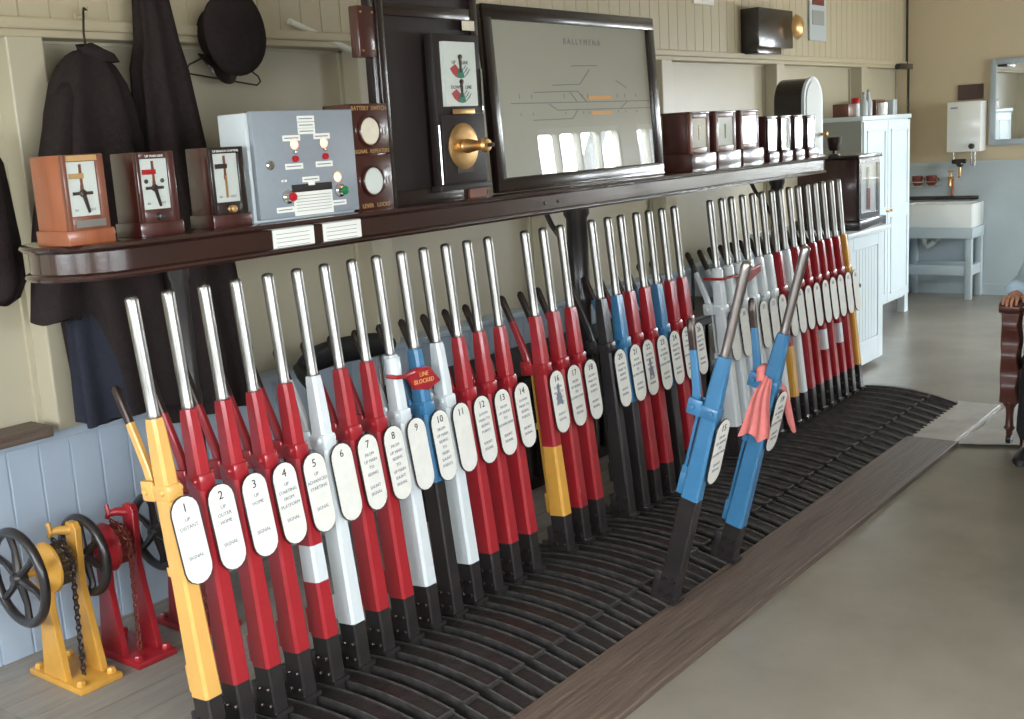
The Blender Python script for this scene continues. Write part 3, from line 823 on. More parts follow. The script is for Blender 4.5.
for a in ((2.267, 1.957, 2.46, 1.961), (2.126, 1.88, 2.321, 1.885), (2.321, 1.885, 2.40, 1.945), (1.995, 1.853, 2.30, 1.857), (1.842, 1.812, 2.88, 1.814), (2.091, 1.808, 2.146, 1.783), (2.146, 1.783, 2.911, 1.783),
          (1.976, 1.747, 2.249, 1.748), (2.249, 1.748, 2.29, 1.783), (2.24, 1.857, 2.29, 1.814), (2.30, 1.857, 2.36, 1.814), (2.62, 1.783, 2.68, 1.814), (2.60, 1.9, 2.68, 1.87)): ln(l, *a)
for x in (1.9, 1.98, 2.2, 2.33, 2.37, 2.6, 2.66, 2.75): ln(l, x, 1.83, x, 1.845, .003); ln(l, x, 1.765, x, 1.775, .003)
obj('track_lines', l, 'line', pr, smooth=0)
o_ = MB()
for a in ((2.377, 1.829, 2.55, 1.831, .014), (2.388, 1.768, 2.552, 1.768, .014)): ln(o_, *a)
obj('platforms', o_, 'orange', pr, smooth=0)
text('B A L L Y M E N A', .035, 'inkgrey', pr, (2.362 - 1.70, .0112, 2.038 - ZS), name='title')
obj('glass_front', MB().box(fw - .004, W - fw + .004, .004, .007, fw - .004, H - fw + .004), 'glass', td, smooth=0)

# ------------------------------------------------------------------ far instruments on the shelf
def far_inst(x0, x1, bx1, zt, zm, yf, depth, label, kind, grp):
    t = thing('repeater_instrument', label, 'instrument', (x0, yf, ZS), group=grp)
    w = x1 - x0; H = zt - ZS; hm = zm - ZS
    obj('case', MB().box(0, w, .008, depth, hm, H, ch=.003).box(-.002, w + .004, -.002, depth + .004, H - .008, H + .004, ch=.002), 'redwood' if kind != 2 else 'darkwood', t)
    obj('plinth', MB().box(.002, bx1 - x0, -.012, depth + .006, 0, hm, ch=.003), 'redwood', t)
    b = .028 if kind == 0 else .014
    fr = MB().box(0, b, -.002, .01, hm, H, ch=.002).box(w - b, w, -.002, .01, hm, H, ch=.002).box(b - .002, w - b + .002, -.002, .01, hm, hm + b, ch=.002).box(b - .002, w - b + .002, -.002, .01, H - b, H, ch=.002)
    obj('front_frame', fr, 'brownwood' if kind == 0 else 'darkwood', t)
    d = obj('dial', MB().box(b, w - b, .003, .009, hm + b, H - b), 'dialwhite', t, smooth=0)
    cx = w / 2
    obj('needle', MB().prism([(cx - .003, hm + .06), (cx + .003, hm + .06), (cx + .006, H - .06), (cx - .006, H - .06)], .000, .003), 'steel_dark', d)
    obj('glass_front', MB().box(b, w - b, -.0015, -.0008, hm + b, H - b), 'glass', t)
    return t
g1 = 'three larger repeaters on the far part of the shelf'
far_inst(3.19, 3.385, 3.43, 1.752, 1.562, .03, .145, 'larger wooden repeater standing right beside the track diagram', 0, g1)
far_inst(3.452, 3.665, 3.70, 1.752, 1.562, .03, .145, 'middle of the three larger wooden repeaters on the shelf', 0, g1)
far_inst(3.72, 3.925, 3.965, 1.752, 1.562, .03, .145, 'larger wooden repeater next to the narrow ones, dial with dark needle', 0, g1)
g2 = 'four narrow repeaters at the far end of the shelf'
far_inst(4.033, 4.152, 4.155, 1.716, 1.53, .03, .13, 'narrow repeater nearest to the three larger ones', 1, g2)
far_inst(4.20, 4.325, 4.33, 1.716, 1.53, .03, .13, 'second of the narrow repeaters from the larger ones', 1, g2)
far_inst(4.375, 4.49, 4.494, 1.716, 1.53, .03, .13, 'third of the narrow repeaters from the larger ones', 1, g2)
far_inst(4.55, 4.655, 4.69, 1.71, 1.53, .03, .10, 'narrow repeater at the very end of the shelf in front of the domed case', 1, g2)
bd = thing('domed_block_bell', 'tall round topped dark case at the far end of the shelf', 'instrument', (0, 0, 0))
def arch(x0, x1, z0, z1, n=12):
    r = (x1 - x0) / 2; c = (x0 + x1) / 2
    return [(x0, z0), (x1, z0)] + [(c + r * cos(PI * k / n), z1 - r + r * sin(PI * k / n)) for k in range(n + 1)]
obj('domed_case', MB().prism(arch(4.80, 5.06, ZS, 1.93), .165, .34), 'darkwood', bd)
obj('front_rim', MB().prism(arch(4.793, 5.067, ZS, 1.937), .150, .168), 'greypale', bd)
obj('glass_front', MB().prism(arch(4.82, 5.04, 1.52, 1.912), .146, .151), 'dialwhite', bd)
obj('knob', MB().lathe([(.001, .10), (.014, .105), (.016, .115), (.008, .125), (.010, .152)], (5.03, 0, 1.60), 'y', 14), 'brass', bd)
# shelf bracket under the dome: short extension so that it stands on something
obj('shelf_extension', MB().box(4.69, 5.08, .145, .34, ZS - .09, ZS - .001, ch=.004), 'shelf', sh)

# ================================================================== WALL FITTINGS
bx = thing('wall_bell', 'dark wooden bell box with a brass gong high on the boarded wall', 'bell', (0, 0, 0))
obj('bell_box', MB().box(5.93, 6.50, .96, 1.099, 2.21, 2.475, ch=.005).box(5.93, 6.32, .97, 1.099, 2.165, 2.22, ch=.004), 'darkwood', bx)
obj('gong', MB().lathe([(.001, -.045), (.04, -.040), (.075, -.022), (.09, 0), (.085, .0), (.03, -.02)], (6.50, .93, 2.36), 'y', 28), 'brass', bx)
cl = thing('wall_calendar', 'calendar sheet with a picture hanging high on the boarded wall', 'calendar', (0, 0, 0))
obj('sheet', MB().box(7.10, 7.43, 1.084, 1.094, 2.30, 2.72), 'greypale', cl, smooth=0)
obj('picture', MB().box(7.15, 7.38, 1.080, 1.0845, 2.42, 2.53), 'cupgrey', cl, smooth=0)
obj('upper_picture', MB().box(7.15, 7.38, 1.080, 1.0845, 2.57, 2.68), 'reddish', cl, smooth=0)
nt_ = tag(obj('wall_notice', MB().box(5.24, 5.52, 1.088, 1.096, 2.475, 2.75), 'paper', smooth=0), 'white notice at the top of the boarded wall above the diagram', 'notice')
obj('printed_block', MB().box(5.29, 5.37, 1.085, 1.0885, 2.50, 2.6), 'orange', nt_, smooth=0)
tag(obj('wooden_pole', MB().cyl((1.735, 1.088, 2.212), (2.30, 1.09, 2.035), .014, seg=12), 'offwhite'), 'thin cream pole slanting down the wall right of the cap', 'pole')
cd = MB().tube([(9.33, 1.075, 3.2), (9.33, 1.075, 2.16), (9.33, 1.06, 2.12), (9.33, 1.06, 1.3)], .012, 8)
o = tag(obj('conduit', cd, 'darkwood'), 'thin dark vertical pipe in the far corner of the room', 'pipe')
obj('junction_box', MB().box(9.02, 9.34, 1.02, 1.08, 2.10, 2.15, ch=.005), 'darkwood', o)

# coat hooks and coats
def garment(name, rings, mi=0, seg=40, fold=.012, nf=7, ph=0.0, T=None):
    mb = MB(); R = []
    for i, (z, xc, yc, hx, hy) in enumerate(rings):
        t = i / (len(rings) - 1); ring = []
        for k in range(seg):
            a = 2 * PI * k / seg
            ca, sa = cos(a), sin(a)
            x = hx * math.copysign(abs(ca) ** .8, ca); y = hy * math.copysign(abs(sa) ** .8, sa)
            w = fold * t * sin(nf * a + ph + z * 2)
            x += w * ca; y += w * sa * 1.2
            ring.append((xc + x, yc + y, z + .008 * sin(3 * a + ph) * t))
        R.append(ring)
    mb.loft(R, mi); return mb
def hook(x, z, label):
    o = tag(obj('coat_hook', MB().tube([(x, 1.09, z), (x, 1.05, z + .0), (x, 1.03, z + .012), (x, 1.03, z + .025)], .005, 8).sphere((x, 1.03, z + .026), .008, seg=10).box(x - .012, x + .012, 1.085, 1.095, z - .015, z + .015), 'creamboard'), label, 'hook', 'coat hooks on the wall rail')
    return o
hook(.760, 2.18, 'coat hook holding the wire of the near dark coat')
c1 = thing('hanging_coat', 'black uniform coat on a hanger, nearer of the two long dark garments', 'coat', (0, 0, 0), group='dark garments on the back wall')
obj('hanger_wire', MB().tube([(.762, 1.03, 2.20), (.745, 1.02, 2.205), (.735, 1.01, 2.19), (.72, 1.0, 2.12), (.715, .99, 2.04)], .004, 6), 'steel_dark', c1)
body = garment('b', [(2.06, .705, 1.0, .03, .03), (2.045, .705, .995, .06, .045), (2.01, .705, .99, .10, .06), (1.95, .70, .985, .135, .07), (1.85, .695, .98, .165, .075), (1.7, .685, .975, .185, .085), (1.4, .68, .97, .20, .09), (1.1, .70, .965, .195, .095), (.80, .72, .965, .19, .095)], fold=.02)
obj('coat_body', body, 'cloth', c1, smooth=70)
obj('collar', garment('c', [(2.02, .765, .965, .05, .04), (2.05, .74, .97, .06, .045), (2.075, .71, .98, .035, .03)], fold=.0), 'cloth', c1, smooth=70)
sl = garment('s', [(1.95, .61, .97, .03, .04), (1.90, .585, .96, .045, .05), (1.7, .535, .95, .06, .055), (1.45, .475, .93, .07, .058), (1.20, .435, .92, .075, .06), (1.175, .432, .92, .075, .06)], fold=.008, nf=4)
obj('sleeve', sl, 'cloth', c1, smooth=70)
c0 = garment('n', [(1.72, .62, 1.04, .05, .02), (1.6, .62, 1.035, .09, .03), (1.3, .61, .96, .11, .05), (1.0, .60, .93, .12, .055), (.80, .60, .93, .12, .055)], fold=.018, nf=5)
tag(obj('hanging_trousers', c0, 'navy', smooth=70), 'navy blue garment hanging below the rounded end of the shelf', 'clothing', 'dark garments on the back wall')
c2 = garment('d', [(2.62, .98, 1.02, .02, .02), (2.55, .985, 1.0, .035, .03), (2.3, 1.0, .995, .055, .045), (2.1, 1.005, .99, .075, .06), (2.0, 1.0, .985, .10, .065), (1.7, 1.01, .98, .13, .075), (1.3, 1.03, .975, .175, .085), (.95, 1.05, .97, .195, .09), (.72, 1.05, .97, .19, .09)], fold=.022, nf=8)
tag(obj('hanging_gown', c2, 'cloth', smooth=70), 'long black coat tapering to a point at top, second garment from the left', 'coat', 'dark garments on the back wall')
c3 = garment('e', [(1.80, .28, 1.0, .03, .05), (1.7, .29, .99, .06, .06), (1.45, .29, .98, .075, .06), (1.32, .285, .975, .075, .06), (1.27, .27, .975, .06, .055), (1.25, .26, .975, .03, .03)], fold=.012, nf=5)
tag(obj('hanging_scarf', c3, 'cloth', smooth=70), 'dark garment end hanging at the extreme left edge', 'clothing', 'dark garments on the back wall')
# cap
cap = thing('peaked_cap', 'dark peaked cap hanging on the wall beside the gown', 'cap', (1.35, 1.0, 2.14), (rad(0), rad(8), rad(0)))
cr = MB(); R = []
for (r, yy) in ((.02, -.062), (.09, -.060), (.135, -.050), (.150, -.034), (.145, -.018), (.112, .005), (.102, .03), (.100, .075)):
    R.append([(r * cos(2 * PI * k / 32), yy + .004 * sin(6 * PI * k / 32), r * 1.08 * sin(2 * PI * k / 32)) for k in range(32)])
cr.loft(R); obj('crown', cr, 'cloth', cap, smooth=60)
pk = MB(); R = []
for i in range(7):
    t = i / 6; y0 = .045 - .035 * t
    R.append([(.105 * (1 - .42 * t * t) * sin(a), y0 + .02 * sin(a) ** 2 - .002 * q, -.085 - .105 * t * cos(a) ** .6 * 1 - .0 * q) for q in (0,) for a in [(-1.25 + 2.5 * k / 12) for k in range(13)]] + [(.105 * (1 - .42 * t * t) * sin(a), y0 + .02 * sin(a) ** 2 + .005, -.085 - .105 * t * cos(a) ** .6) for a in [(1.25 - 2.5 * k / 12) for k in range(13)]])
pk.loft(R); obj('peak', pk, 'leather', cap, smooth=60)
# wire hanger behind the cap
hg = MB().tube([(1.34, 1.05, 2.09), (1.18, 1.05, 2.025), (1.165, 1.05, 2.005), (1.18, 1.05, 1.992), (1.50, 1.05, 1.95), (1.52, 1.05, 1.965), (1.51, 1.05, 1.985), (1.34, 1.05, 2.09), (1.34, 1.05, 2.15)], .0035, 6)
tag(obj('wire_hanger', hg, 'steel_dark'), 'thin wire clothes hanger hanging below the cap', 'hanger')
# wooden ledge piece on the dado, far left
tag(obj('wooden_ledge', MB().box(-.6, .425, 1.02, 1.16, .765, .805, ch=.005), 'plank', smooth=0), 'short brown wooden board lying on the blue dado ledge at left edge', 'board')

# black tubular chair behind levers 5 to 9
ch = thing('tubular_chair', 'black padded tubular steel chair behind the levers against the wall', 'chair', (1.66, .78, 0))
bk = MB(); R = []
for i in range(15):
    t = -1 + 2 * i / 14; x = .27 * t; yy = .05 + .05 * (1 - t * t) * 1; hz = .055 * (1 - .5 * t ** 6); zc = .835 + .012 * (1 - t * t)
    R.append([(x, yy + .022 * cos(a), zc + hz * sin(a)) for a in [2 * PI * k / 12 for k in range(12)]])
bk.loft(R); obj('backrest', bk, 'rubber', ch, smooth=60)
obj('seat', MB().box(-.22, .22, -.36, .06, .42, .47, ch=.02), 'rubber', ch)
for s in (-1, 1):
    obj('leg', MB().tube([(s * .21, .08, .86), (s * .21, .07, .45), (s * .23, .12, 0)], .011, 10), 'chrome', ch)
    obj('leg', MB().tube([(s * .20, .05, .43), (s * .20, -.30, .42), (s * .21, -.34, .38), (s * .22, -.36, 0)], .011, 10), 'chrome', ch)
obj('armrest', MB().tube([(-.27, .06, .83), (-.31, 0, .815), (-.34, -.06, .80), (-.34, -.1, .77)], .022, 10), 'rubber', ch)

# dark low locker added to fill the very dark area behind the mid frame
lk = thing('dark_fill_locker', 'long low dark locker added to fill the dark area behind the middle levers', 'locker', (0, 0, 0))
obj('locker_body', MB().box(2.0, 5.02, .62, 1.08, .0, .56, ch=.006), 'darkwood', lk)
obj('locker_top', MB().box(1.98, 5.04, .60, 1.085, .56, .585, ch=.004), 'ebony', lk)
for i in range(5):
    x = 2.04 + i * .595
    dd = obj('locker_door', MB().box(x, x + .55, .605, .622, .06, .52, ch=.005), 'darkwood', lk)
    obj('knob', MB().sphere((x + .52, .598, .30), .012, seg=10), 'brass', dd)

# ================================================================== MANUAL WINDERS (wheel and chain)
def chain(pts, r=.0045, L=.024):
    mb = MB()
    tot = 0; k = 0
    for a, b in zip(pts, pts[1:]):
        a = Vector(a); b = Vector(b); d = (b - a); n = max(1, round(d.length / (L * .72))); dn = d.normalized()
        for i in range(n):
            c = a + d * ((i + .5) / n)
            side = Vector((1, 0, 0)) if k % 2 else Vector((0, 1, 0)); k += 1
            s1 = (side - dn * side.dot(dn)).normalized()
            loop = [c + dn * (L * .5 * cos(t)) + s1 * (L * .32 * sin(t)) for t in [2 * PI * q / 10 for q in range(10)]]
            mb.tube(loop, r * .75, 5, closed=True)
    return mb
def winder(loc, colr, label, R0=.128, wx=-.05):
    t = thing('cable_winder', label, 'winder', loc, (0, 0, 0), 'hand wheel winders behind the lever frame')
    obj('base_plate', MB().box(0, .155, 0, .31, 0, .022, ch=.004), colr, t)
    for x, y in ((.022, .03), (.133, .03), (.022, .28), (.133, .28)):
        obj('bolt', MB().lathe([(.016, .022), (.016, .034), (.011, .04), (.001, .041)], (x, y, 0), 'z', 6), colr, t)
    # two flat uprights, one each side of the drum
    def up(x0, x1, yb0, yb1, yt0, yt1, zt):
        return MB().loft([[(x0, yb0, .02), (x1, yb0, .02), (x1, yb1, .02), (x0, yb1, .02)], [(x0, yt0 + .012, zt * .6), (x1, yt0 + .012, zt * .6), (x1, yt1 - .0, zt * .6), (x0, yt1, zt * .6)], [(x0, yt0, zt - .02), (x1, yt0, zt - .02), (x1, yt1, zt - .02), (x0, yt1, zt - .02)], [(x0, yt0 + .015, zt), (x1, yt0 + .015, zt), (x1, yt1 - .015, zt), (x0, yt1 - .015, zt)]])
    obj('upright', up(.010, .034, .10, .235, .125, .20, .435), colr, t, bevel=.003)
    obj('upright', up(.118, .142, .06, .15, .11, .175, .53), colr, t, bevel=.003)
    # spindle, drum, pawl
    cy, cz = .155, .40
    sp = obj('spindle', MB().cyl((wx - .01, cy, cz), (.15, cy, cz), .012, seg=14), colr, t)
    obj('drum_flange', MB().lathe([(.03, .000), (.078, -.002), (.086, -.008), (.084, -.016), (.060, -.030), (.026, -.034), (.026, .0)], (.044, cy, cz), 'x', 28), colr, t)
    sw = MB(); R = []
    for k in range(36):
        a = 2 * PI * k / 36
        r1 = .064 if k % 2 else .072
        R.append([(x, cy + r * cos(a), cz + r * sin(a)) for x, r in ((.048, .03), (.048, r1), (.095, r1), (.095, .03))])
    sw.loft(R, closed=True); obj('sprocket', sw, 'rust' if colr == 'yellow' else 'reddish', t)
    obj('pawl', MB().tube([(.125, .15, .50), (.09, .165, .508), (.075, .185, .50), (.07, .19, .485)], [.016, .014, .012, .008], 10).cyl((.07, .175, .50), (.07, .185, .535), .008), colr, t)
    ch_ = chain([(.072, cy + .02, cz + .08), (.072, cy - .035, cz + .068), (.072, cy - .075, cz + .02), (.072, cy - .078, cz - .04), (.072, cy - .068, .2), (.072, cy - .06, .02)])
    obj('chain', ch_, 'steel_dark' if colr != 'red' else 'reddish', t)
    # six-spoked wheel on the near side, plane normal to X
    rim = [(wx, cy + R0 * cos(a), cz + R0 * sin(a)) for a in [2 * PI * k / 48 for k in range(48)]]
    wh = obj('hand_wheel', MB().tube(rim, .0155, 12, closed=True), 'black', t)
    obj('hub', MB().lathe([(.001, -.026), (.016, -.024), (.020, -.018), (.026, -.006), (.026, .018), (.018, .022), (.001, .023)], (wx, cy, cz), 'x', 20), 'black', wh)
    for k in range(6):
        a = PI / 3 * k + .35
        obj('spoke', MB().tube([(wx, cy + .02 * cos(a), cz + .02 * sin(a)), (wx + .006, cy + .09 * cos(a), cz + .09 * sin(a)), (wx, cy + (R0 - .004) * cos(a), cz + (R0 - .004) * sin(a))], [.015, .011, .013], 8), 'black', wh)
    return t
winder((.182, .645, 0), 'yellow', 'yellow chain winder with black hand wheel, nearest to the left edge', .151, -.066)
winder((.395, .640, 0), 'red', 'red chain winder with black hand wheel beside the yellow one')
winder((.665, .625, 0), 'red', 'red winder mostly hidden behind the yellow nearest lever')

# ================================================================== CUPBOARDS AT THE FAR END
lc = thing('low_cupboard', 'low white cupboard with beaded door just beyond the lever frame', 'cupboard', (0, 0, 0))
obj('body', MB().box(5.50, 6.15, .18, .78, .03, .92, ch=.004), 'cupboard', lc)
obj('top', MB().box(5.42, 6.21, .13, .82, .92, .957, ch=.006), 'cupboard', lc)
ft = MB().box(5.50, 5.60, .165, .182, .04, .92).box(6.06, 6.15, .165, .182, .04, .92).box(5.6, 6.06, .165, .182, .83, .92).box(5.6, 6.06, .165, .182, .04, .2)
obj('face_frame', ft, 'cupboard', lc, bevel=.003, smooth=0)
dd = obj('door', boarding(5.61, 6.05, .205, .825, .170, .055, g=.005, dep=.005, back=.01), 'cupboard', lc, smooth=0)
obj('knob', MB().lathe([(.001, -.035), (.014, -.03), (.012, -.015), (.008, 0)], (5.66, .170, .60), 'y', 12), 'black', dd)
ic = thing('tablet_instrument', 'large red brown glazed instrument case on the low white cupboard', 'instrument', (0, 0, 0))
obj('case_body', MB().box(5.72, 6.10, .19, .60, .975, 1.425, ch=.004), 'redwood', ic)
obj('case_top', MB().box(5.70, 6.13, .165, .62, 1.42, 1.445, ch=.004), 'darkwood', ic)
obj('case_base', MB().box(5.68, 6.17, .15, .63, .957, 1.02, ch=.006), 'darkwood', ic)
fr = MB().box(5.72, 5.755, .17, .192, 1.02, 1.42).box(6.065, 6.10, .17, .192, 1.02, 1.42).box(5.75, 6.07, .17, .192, 1.02, 1.065).box(5.75, 6.07, .17, .192, 1.385, 1.42)
obj('glazing_frame', fr, 'darkwood', ic, bevel=.002, smooth=0)
obj('inner_card', MB().box(5.755, 6.065, .184, .190, 1.065, 1.385), 'greypale', ic, smooth=0)
obj('indicator', MB().cyl((5.90, .178, 1.08), (5.90, .178, 1.22), .014, mi=0).cyl((5.90, .178, 1.22), (5.90, .178, 1.36), .012, mi=1), ['redbtn', 'paper'], ic)
obj('glass_front', MB().box(5.75, 6.07, .166, .168, 1.06, 1.39), 'glass', ic, smooth=0)
jr = thing('glass_tumbler', 'small dark glass standing on the red brown glazed instrument case', 'glass', (6.15, .50, 1.445))
obj('bowl', MB().lathe([(.03, .03), (.04, .05), (.05, .12), (.047, .12), (.036, .05)], seg=18), 'steel_dark', jr)
obj('foot', MB().lathe([(.04, 0), (.04, .006), (.012, .012), (.012, .035)], seg=18), 'steel_dark', jr)
jr.location = (5.92, .42, 1.445)
tc_ = thing('tall_cupboard', 'tall white cupboard with panelled doors and grey side on short legs', 'cupboard', (0, 0, 0))
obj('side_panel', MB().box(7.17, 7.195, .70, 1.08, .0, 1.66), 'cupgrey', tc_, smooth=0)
obj('body', MB().box(7.195, 8.285, .71, 1.08, .14, 1.66, ch=.003), 'cupboard', tc_)
obj('top', MB().box(7.165, 8.295, .685, 1.085, 1.66, 1.695, ch=.004), 'cupboard', tc_)
for x in (7.2, 8.20): 
    for y in (.70, 1.01): obj('leg', MB().box(x, x + .085, y, y + .06, 0, .16), 'cupboard', tc_, smooth=0)
for x0, x1 in ((7.21, 7.74), (7.75, 8.28)):
    d = MB().box(x0, x1, .692, .711, .16, 1.65, ch=.002)
    for z0, z1 in ((.22, .86), (.94, 1.58)):
        for a in ((x0 + .06, x0 + .075, z0, z1), (x1 - .075, x1 - .06, z0, z1), (x0 + .06, x1 - .06, z0, z0 + .015), (x0 + .06, x1 - .06, z1 - .015, z1)):
            d.box(a[0], a[1], .684, .694, a[2], a[3], ch=.002)
    dd = obj('door', d, 'cupboard', tc_, smooth=0)
    obj('knob', MB().lathe([(.001, -.03), (.012, -.026), (.010, -.012), (.006, 0)], (x1 - .03 if x0 < 7.5 else x0 + .03, .692, .92), 'y', 12), 'brass', dd)
# things on top of the tall cupboard
ZT = 1.696
tag(obj('wooden_box', MB().box(7.22, 7.38, .82, .95, ZT, ZT + .10, ch=.003), 'brownwood'), 'small brown box at the left on top of the tall white cupboard', 'box')
cn = thing('drink_can', 'red and white tin on top of the tall cupboard', 'tin', (7.47, .86, ZT))
obj('can_body', MB().lathe([(.030, 0), (.033, .004), (.033, .13), (.030, .135), (.001, .134)], seg=20), 'white', cn)
obj('red_lid', MB().lathe([(.034, .10), (.034, .14), (.030, .145), (.001, .145)], seg=20), 'redbtn', cn)
for i, (x, y, h, lb) in enumerate(((7.60, .84, .17, 'clear bottle beside the red and white tin on the cupboard'), (7.70, .84, .19, 'taller clear bottle left of the white mug on the cupboard'))):
    bt = thing('bottle', lb, 'bottle', (x, y, ZT), group='bottles on the tall cupboard')
    obj('bottle_body', MB().lathe([(.028, 0), (.032, .004), (.032, h * .6), (.014, h * .78), (.012, h)], seg=18), 'greypale', bt)
    obj('stopper', MB().lathe([(.014, h), (.014, h + .02), (.001, h + .021)], seg=14), 'cupgrey', bt)
mg = thing('white_mug', 'white mug in front of the dark radio on the tall cupboard', 'mug', (7.86, .78, ZT))
obj('mug_body', MB().lathe([(.036, 0), (.040, .004), (.040, .10), (.037, .10), (.034, .008), (.001, .008)], seg=22), 'ceramic', mg)
obj('handle', MB().tube([(.038, 0, .08), (.065, 0, .08), (.07, 0, .05), (.06, 0, .025), (.038, 0, .022)], .006, 8), 'ceramic', mg)
rd = thing('radio', 'dark portable radio on top of the tall white cupboard', 'radio', (0, 0, 0))
obj('radio_body', MB().box(7.94, 8.16, .86, .96, ZT, ZT + .13, ch=.008), 'brownwood', rd)
obj('dial_knob', MB().lathe([(.001, .845), (.03, .85), (.03, .862)], (8.11, 0, ZT + .065), 'y', 18), 'greypale', rd)
obj('grille', MB().box(7.955, 8.06, .856, .861, ZT + .02, ZT + .11), 'black', rd)
tag(obj('white_box', MB().box(8.18, 8.275, .80, .92, ZT, ZT + .125, ch=.006), 'greypale'), 'pale square box at the right end on top of the tall cupboard', 'box')

# ================================================================== SINK AND END WALL
sk = thing('belfast_sink', 'white ceramic sink on a painted wooden stand against the far wall', 'sink', (0, -.03, 0))
s = MB().box(9.00, 9.04, .40, 1.05, .655, .87, ch=.008).box(9.33, 9.37, .40, 1.05, .655, .87, ch=.008).box(9.02, 9.35, .40, .44, .655, .87, ch=.008).box(9.02, 9.35, 1.01, 1.05, .655, .87, ch=.008).box(9.02, 9.35, .42, 1.03, .655, .69)
obj('basin', s, 'ceramic', sk)
st = obj('stand_top', MB().box(8.99, 9.37, .39, 1.06, .56, .655, ch=.003), 'wainsend', sk)
for x in (9.0, 9.32):
    for y in (.40, .99): obj('leg', MB().box(x, x + .055, y, y + .055, 0, .57, ch=.003), 'wainsend', sk)
obj('stretcher', MB().box(9.005, 9.045, .44, 1.0, .22, .31, ch=.002).box(9.325, 9.365, .44, 1.0, .22, .31, ch=.002).box(9.03, 9.35, .405, .445, .22, .31, ch=.002), 'wainsend', sk)
obj('waste_trap', MB().tube([(9.2, .88, .66), (9.2, .88, .50), (9.2, .85, .46), (9.2, .80, .50), (9.25, .80, .52), (9.37, .80, .52)], .026, 12), 'ceramic', sk)
tag(obj('splashback_rail', MB().box(9.36, 9.39, .42, 1.06, .885, .92, ch=.003), 'darkwood'), 'dark wooden rail on the wall just above the sink', 'rail')
wh = thing('water_heater', 'white box water heater on the far wall above the sink', 'heater', (0, 0, 0))
obj('heater_body', MB().box(9.20, 9.395, .365, .665, 1.325, 1.775, ch=.012), 'ceramic', wh)
obj('control_knob', MB().lathe([(.001, -.03), (.024, -.025), (.026, 0)], (9.20, .44, 1.375), 'x', 18), 'black', wh)
obj('maker_badge', MB().box(9.196, 9.201, .57, .63, 1.715, 1.727), 'inkgrey', wh)
tag(obj('brown_card', MB().box(9.385, 9.397, .40, .625, 1.79, 1.925), 'redwood', smooth=0), 'reddish brown card fixed on the wall above the water heater', 'card')
tp = thing('heater_tap', 'brass and black tap with pipes hanging below the water heater', 'tap', (0, -.06, 0))
obj('pipe', MB().tube([(9.30, .69, 1.33), (9.30, .69, 1.24), (9.28, .66, 1.22), (9.28, .64, 1.22)], .010, 10).tube([(9.30, .53, 1.33), (9.30, .53, 1.20), (9.30, .50, 1.19), (9.3, .50, 1.33)], .010, 10), 'chrome', tp)
obj('valve', MB().cyl((9.27, .57, 1.24), (9.27, .69, 1.24), .022).sphere((9.27, .62, 1.215), .032, seg=12), 'black', tp)
obj('spout', MB().tube([(9.27, .62, 1.22), (9.26, .62, 1.14), (9.24, .62, 1.10)], [.014, .012, .014], 10), 'brass', tp)
wt = thing('wall_tap', 'brass bib tap on a pipe above the sink', 'tap', (0, -.03, 0))
obj('supply_pipe', MB().tube([(9.375, .685, .92), (9.375, .685, 1.10)], .010, 8), 'copper', wt)
obj('tap_body', MB().tube([(9.385, .685, 1.09), (9.30, .685, 1.09), (9.28, .685, 1.06), (9.28, .685, 1.02)], [.014, .016, .016, .018], 10).cyl((9.31, .685, 1.09), (9.31, .685, 1.15), .010).cyl((9.31, .66, 1.15), (9.31, .71, 1.15), .008), 'brass', wt)
rk = thing('wire_rack', 'small wire rack fixed on the far wall above the sink', 'rack', (0, 0, 0))
obj('wires', MB().tube([(9.385, .76, 1.06), (9.25, .76, 1.06), (9.25, 1.05, 1.06), (9.385, 1.05, 1.06)], .005, 6).tube([(9.385, .76, 1.02), (9.25, .76, 1.02), (9.25, 1.05, 1.02), (9.385, 1.05, 1.02)], .005, 6).tube([(9.30, .76, 1.02), (9.30, 1.05, 1.02)], .004, 6), 'chrome', rk)
for y, lb in ((.83, 'brown pottery cup in the wire rack, nearer the tap'), (.96, 'brown pottery cup in the wire rack, nearer the cupboard')):
    cu = thing('brown_cup', lb, 'cup', (9.31, y, 1.026), group='brown cups in the rack')
    obj('cup_body', MB().lathe([(.03, 0), (.045, .02), (.048, .09), (.044, .09), (.04, .02), (.001, .012)], seg=18), 'reddish', cu)
    obj('handle', MB().tube([(0, -.045, .07), (0, -.068, .06), (0, -.065, .035), (0, -.045, .025)], .005, 8), 'reddish', cu)
mr = thing('wall_mirror', 'mirror in a pale grey painted frame on the far wall', 'mirror', (0, 0, 0))
y0, y1, z0, z1 = -.04, .335, 1.37, 2.13
obj('mirror_frame', MB().box(9.36, 9.398, y0, y0 + .05, z0, z1, ch=.004).box(9.36, 9.398, y1 - .05, y1, z0, z1, ch=.004).box(9.36, 9.398, y0 + .04, y1 - .04, z0, z0 + .05, ch=.004).box(9.36, 9.398, y0 + .04, y1 - .04, z1 - .05, z1, ch=.004), 'frameg', mr)
obj('mirror_glass', MB().box(9.375, 9.39, y0 + .04, y1 - .04, z0 + .04, z1 - .04), 'mirror', mr, smooth=0)

# ================================================================== ARMCHAIR AND PERSON
ac = thing('wooden_armchair', 'dark polished wooden armchair at the right edge of the picture', 'armchair', (4.36, -1.40, 0))
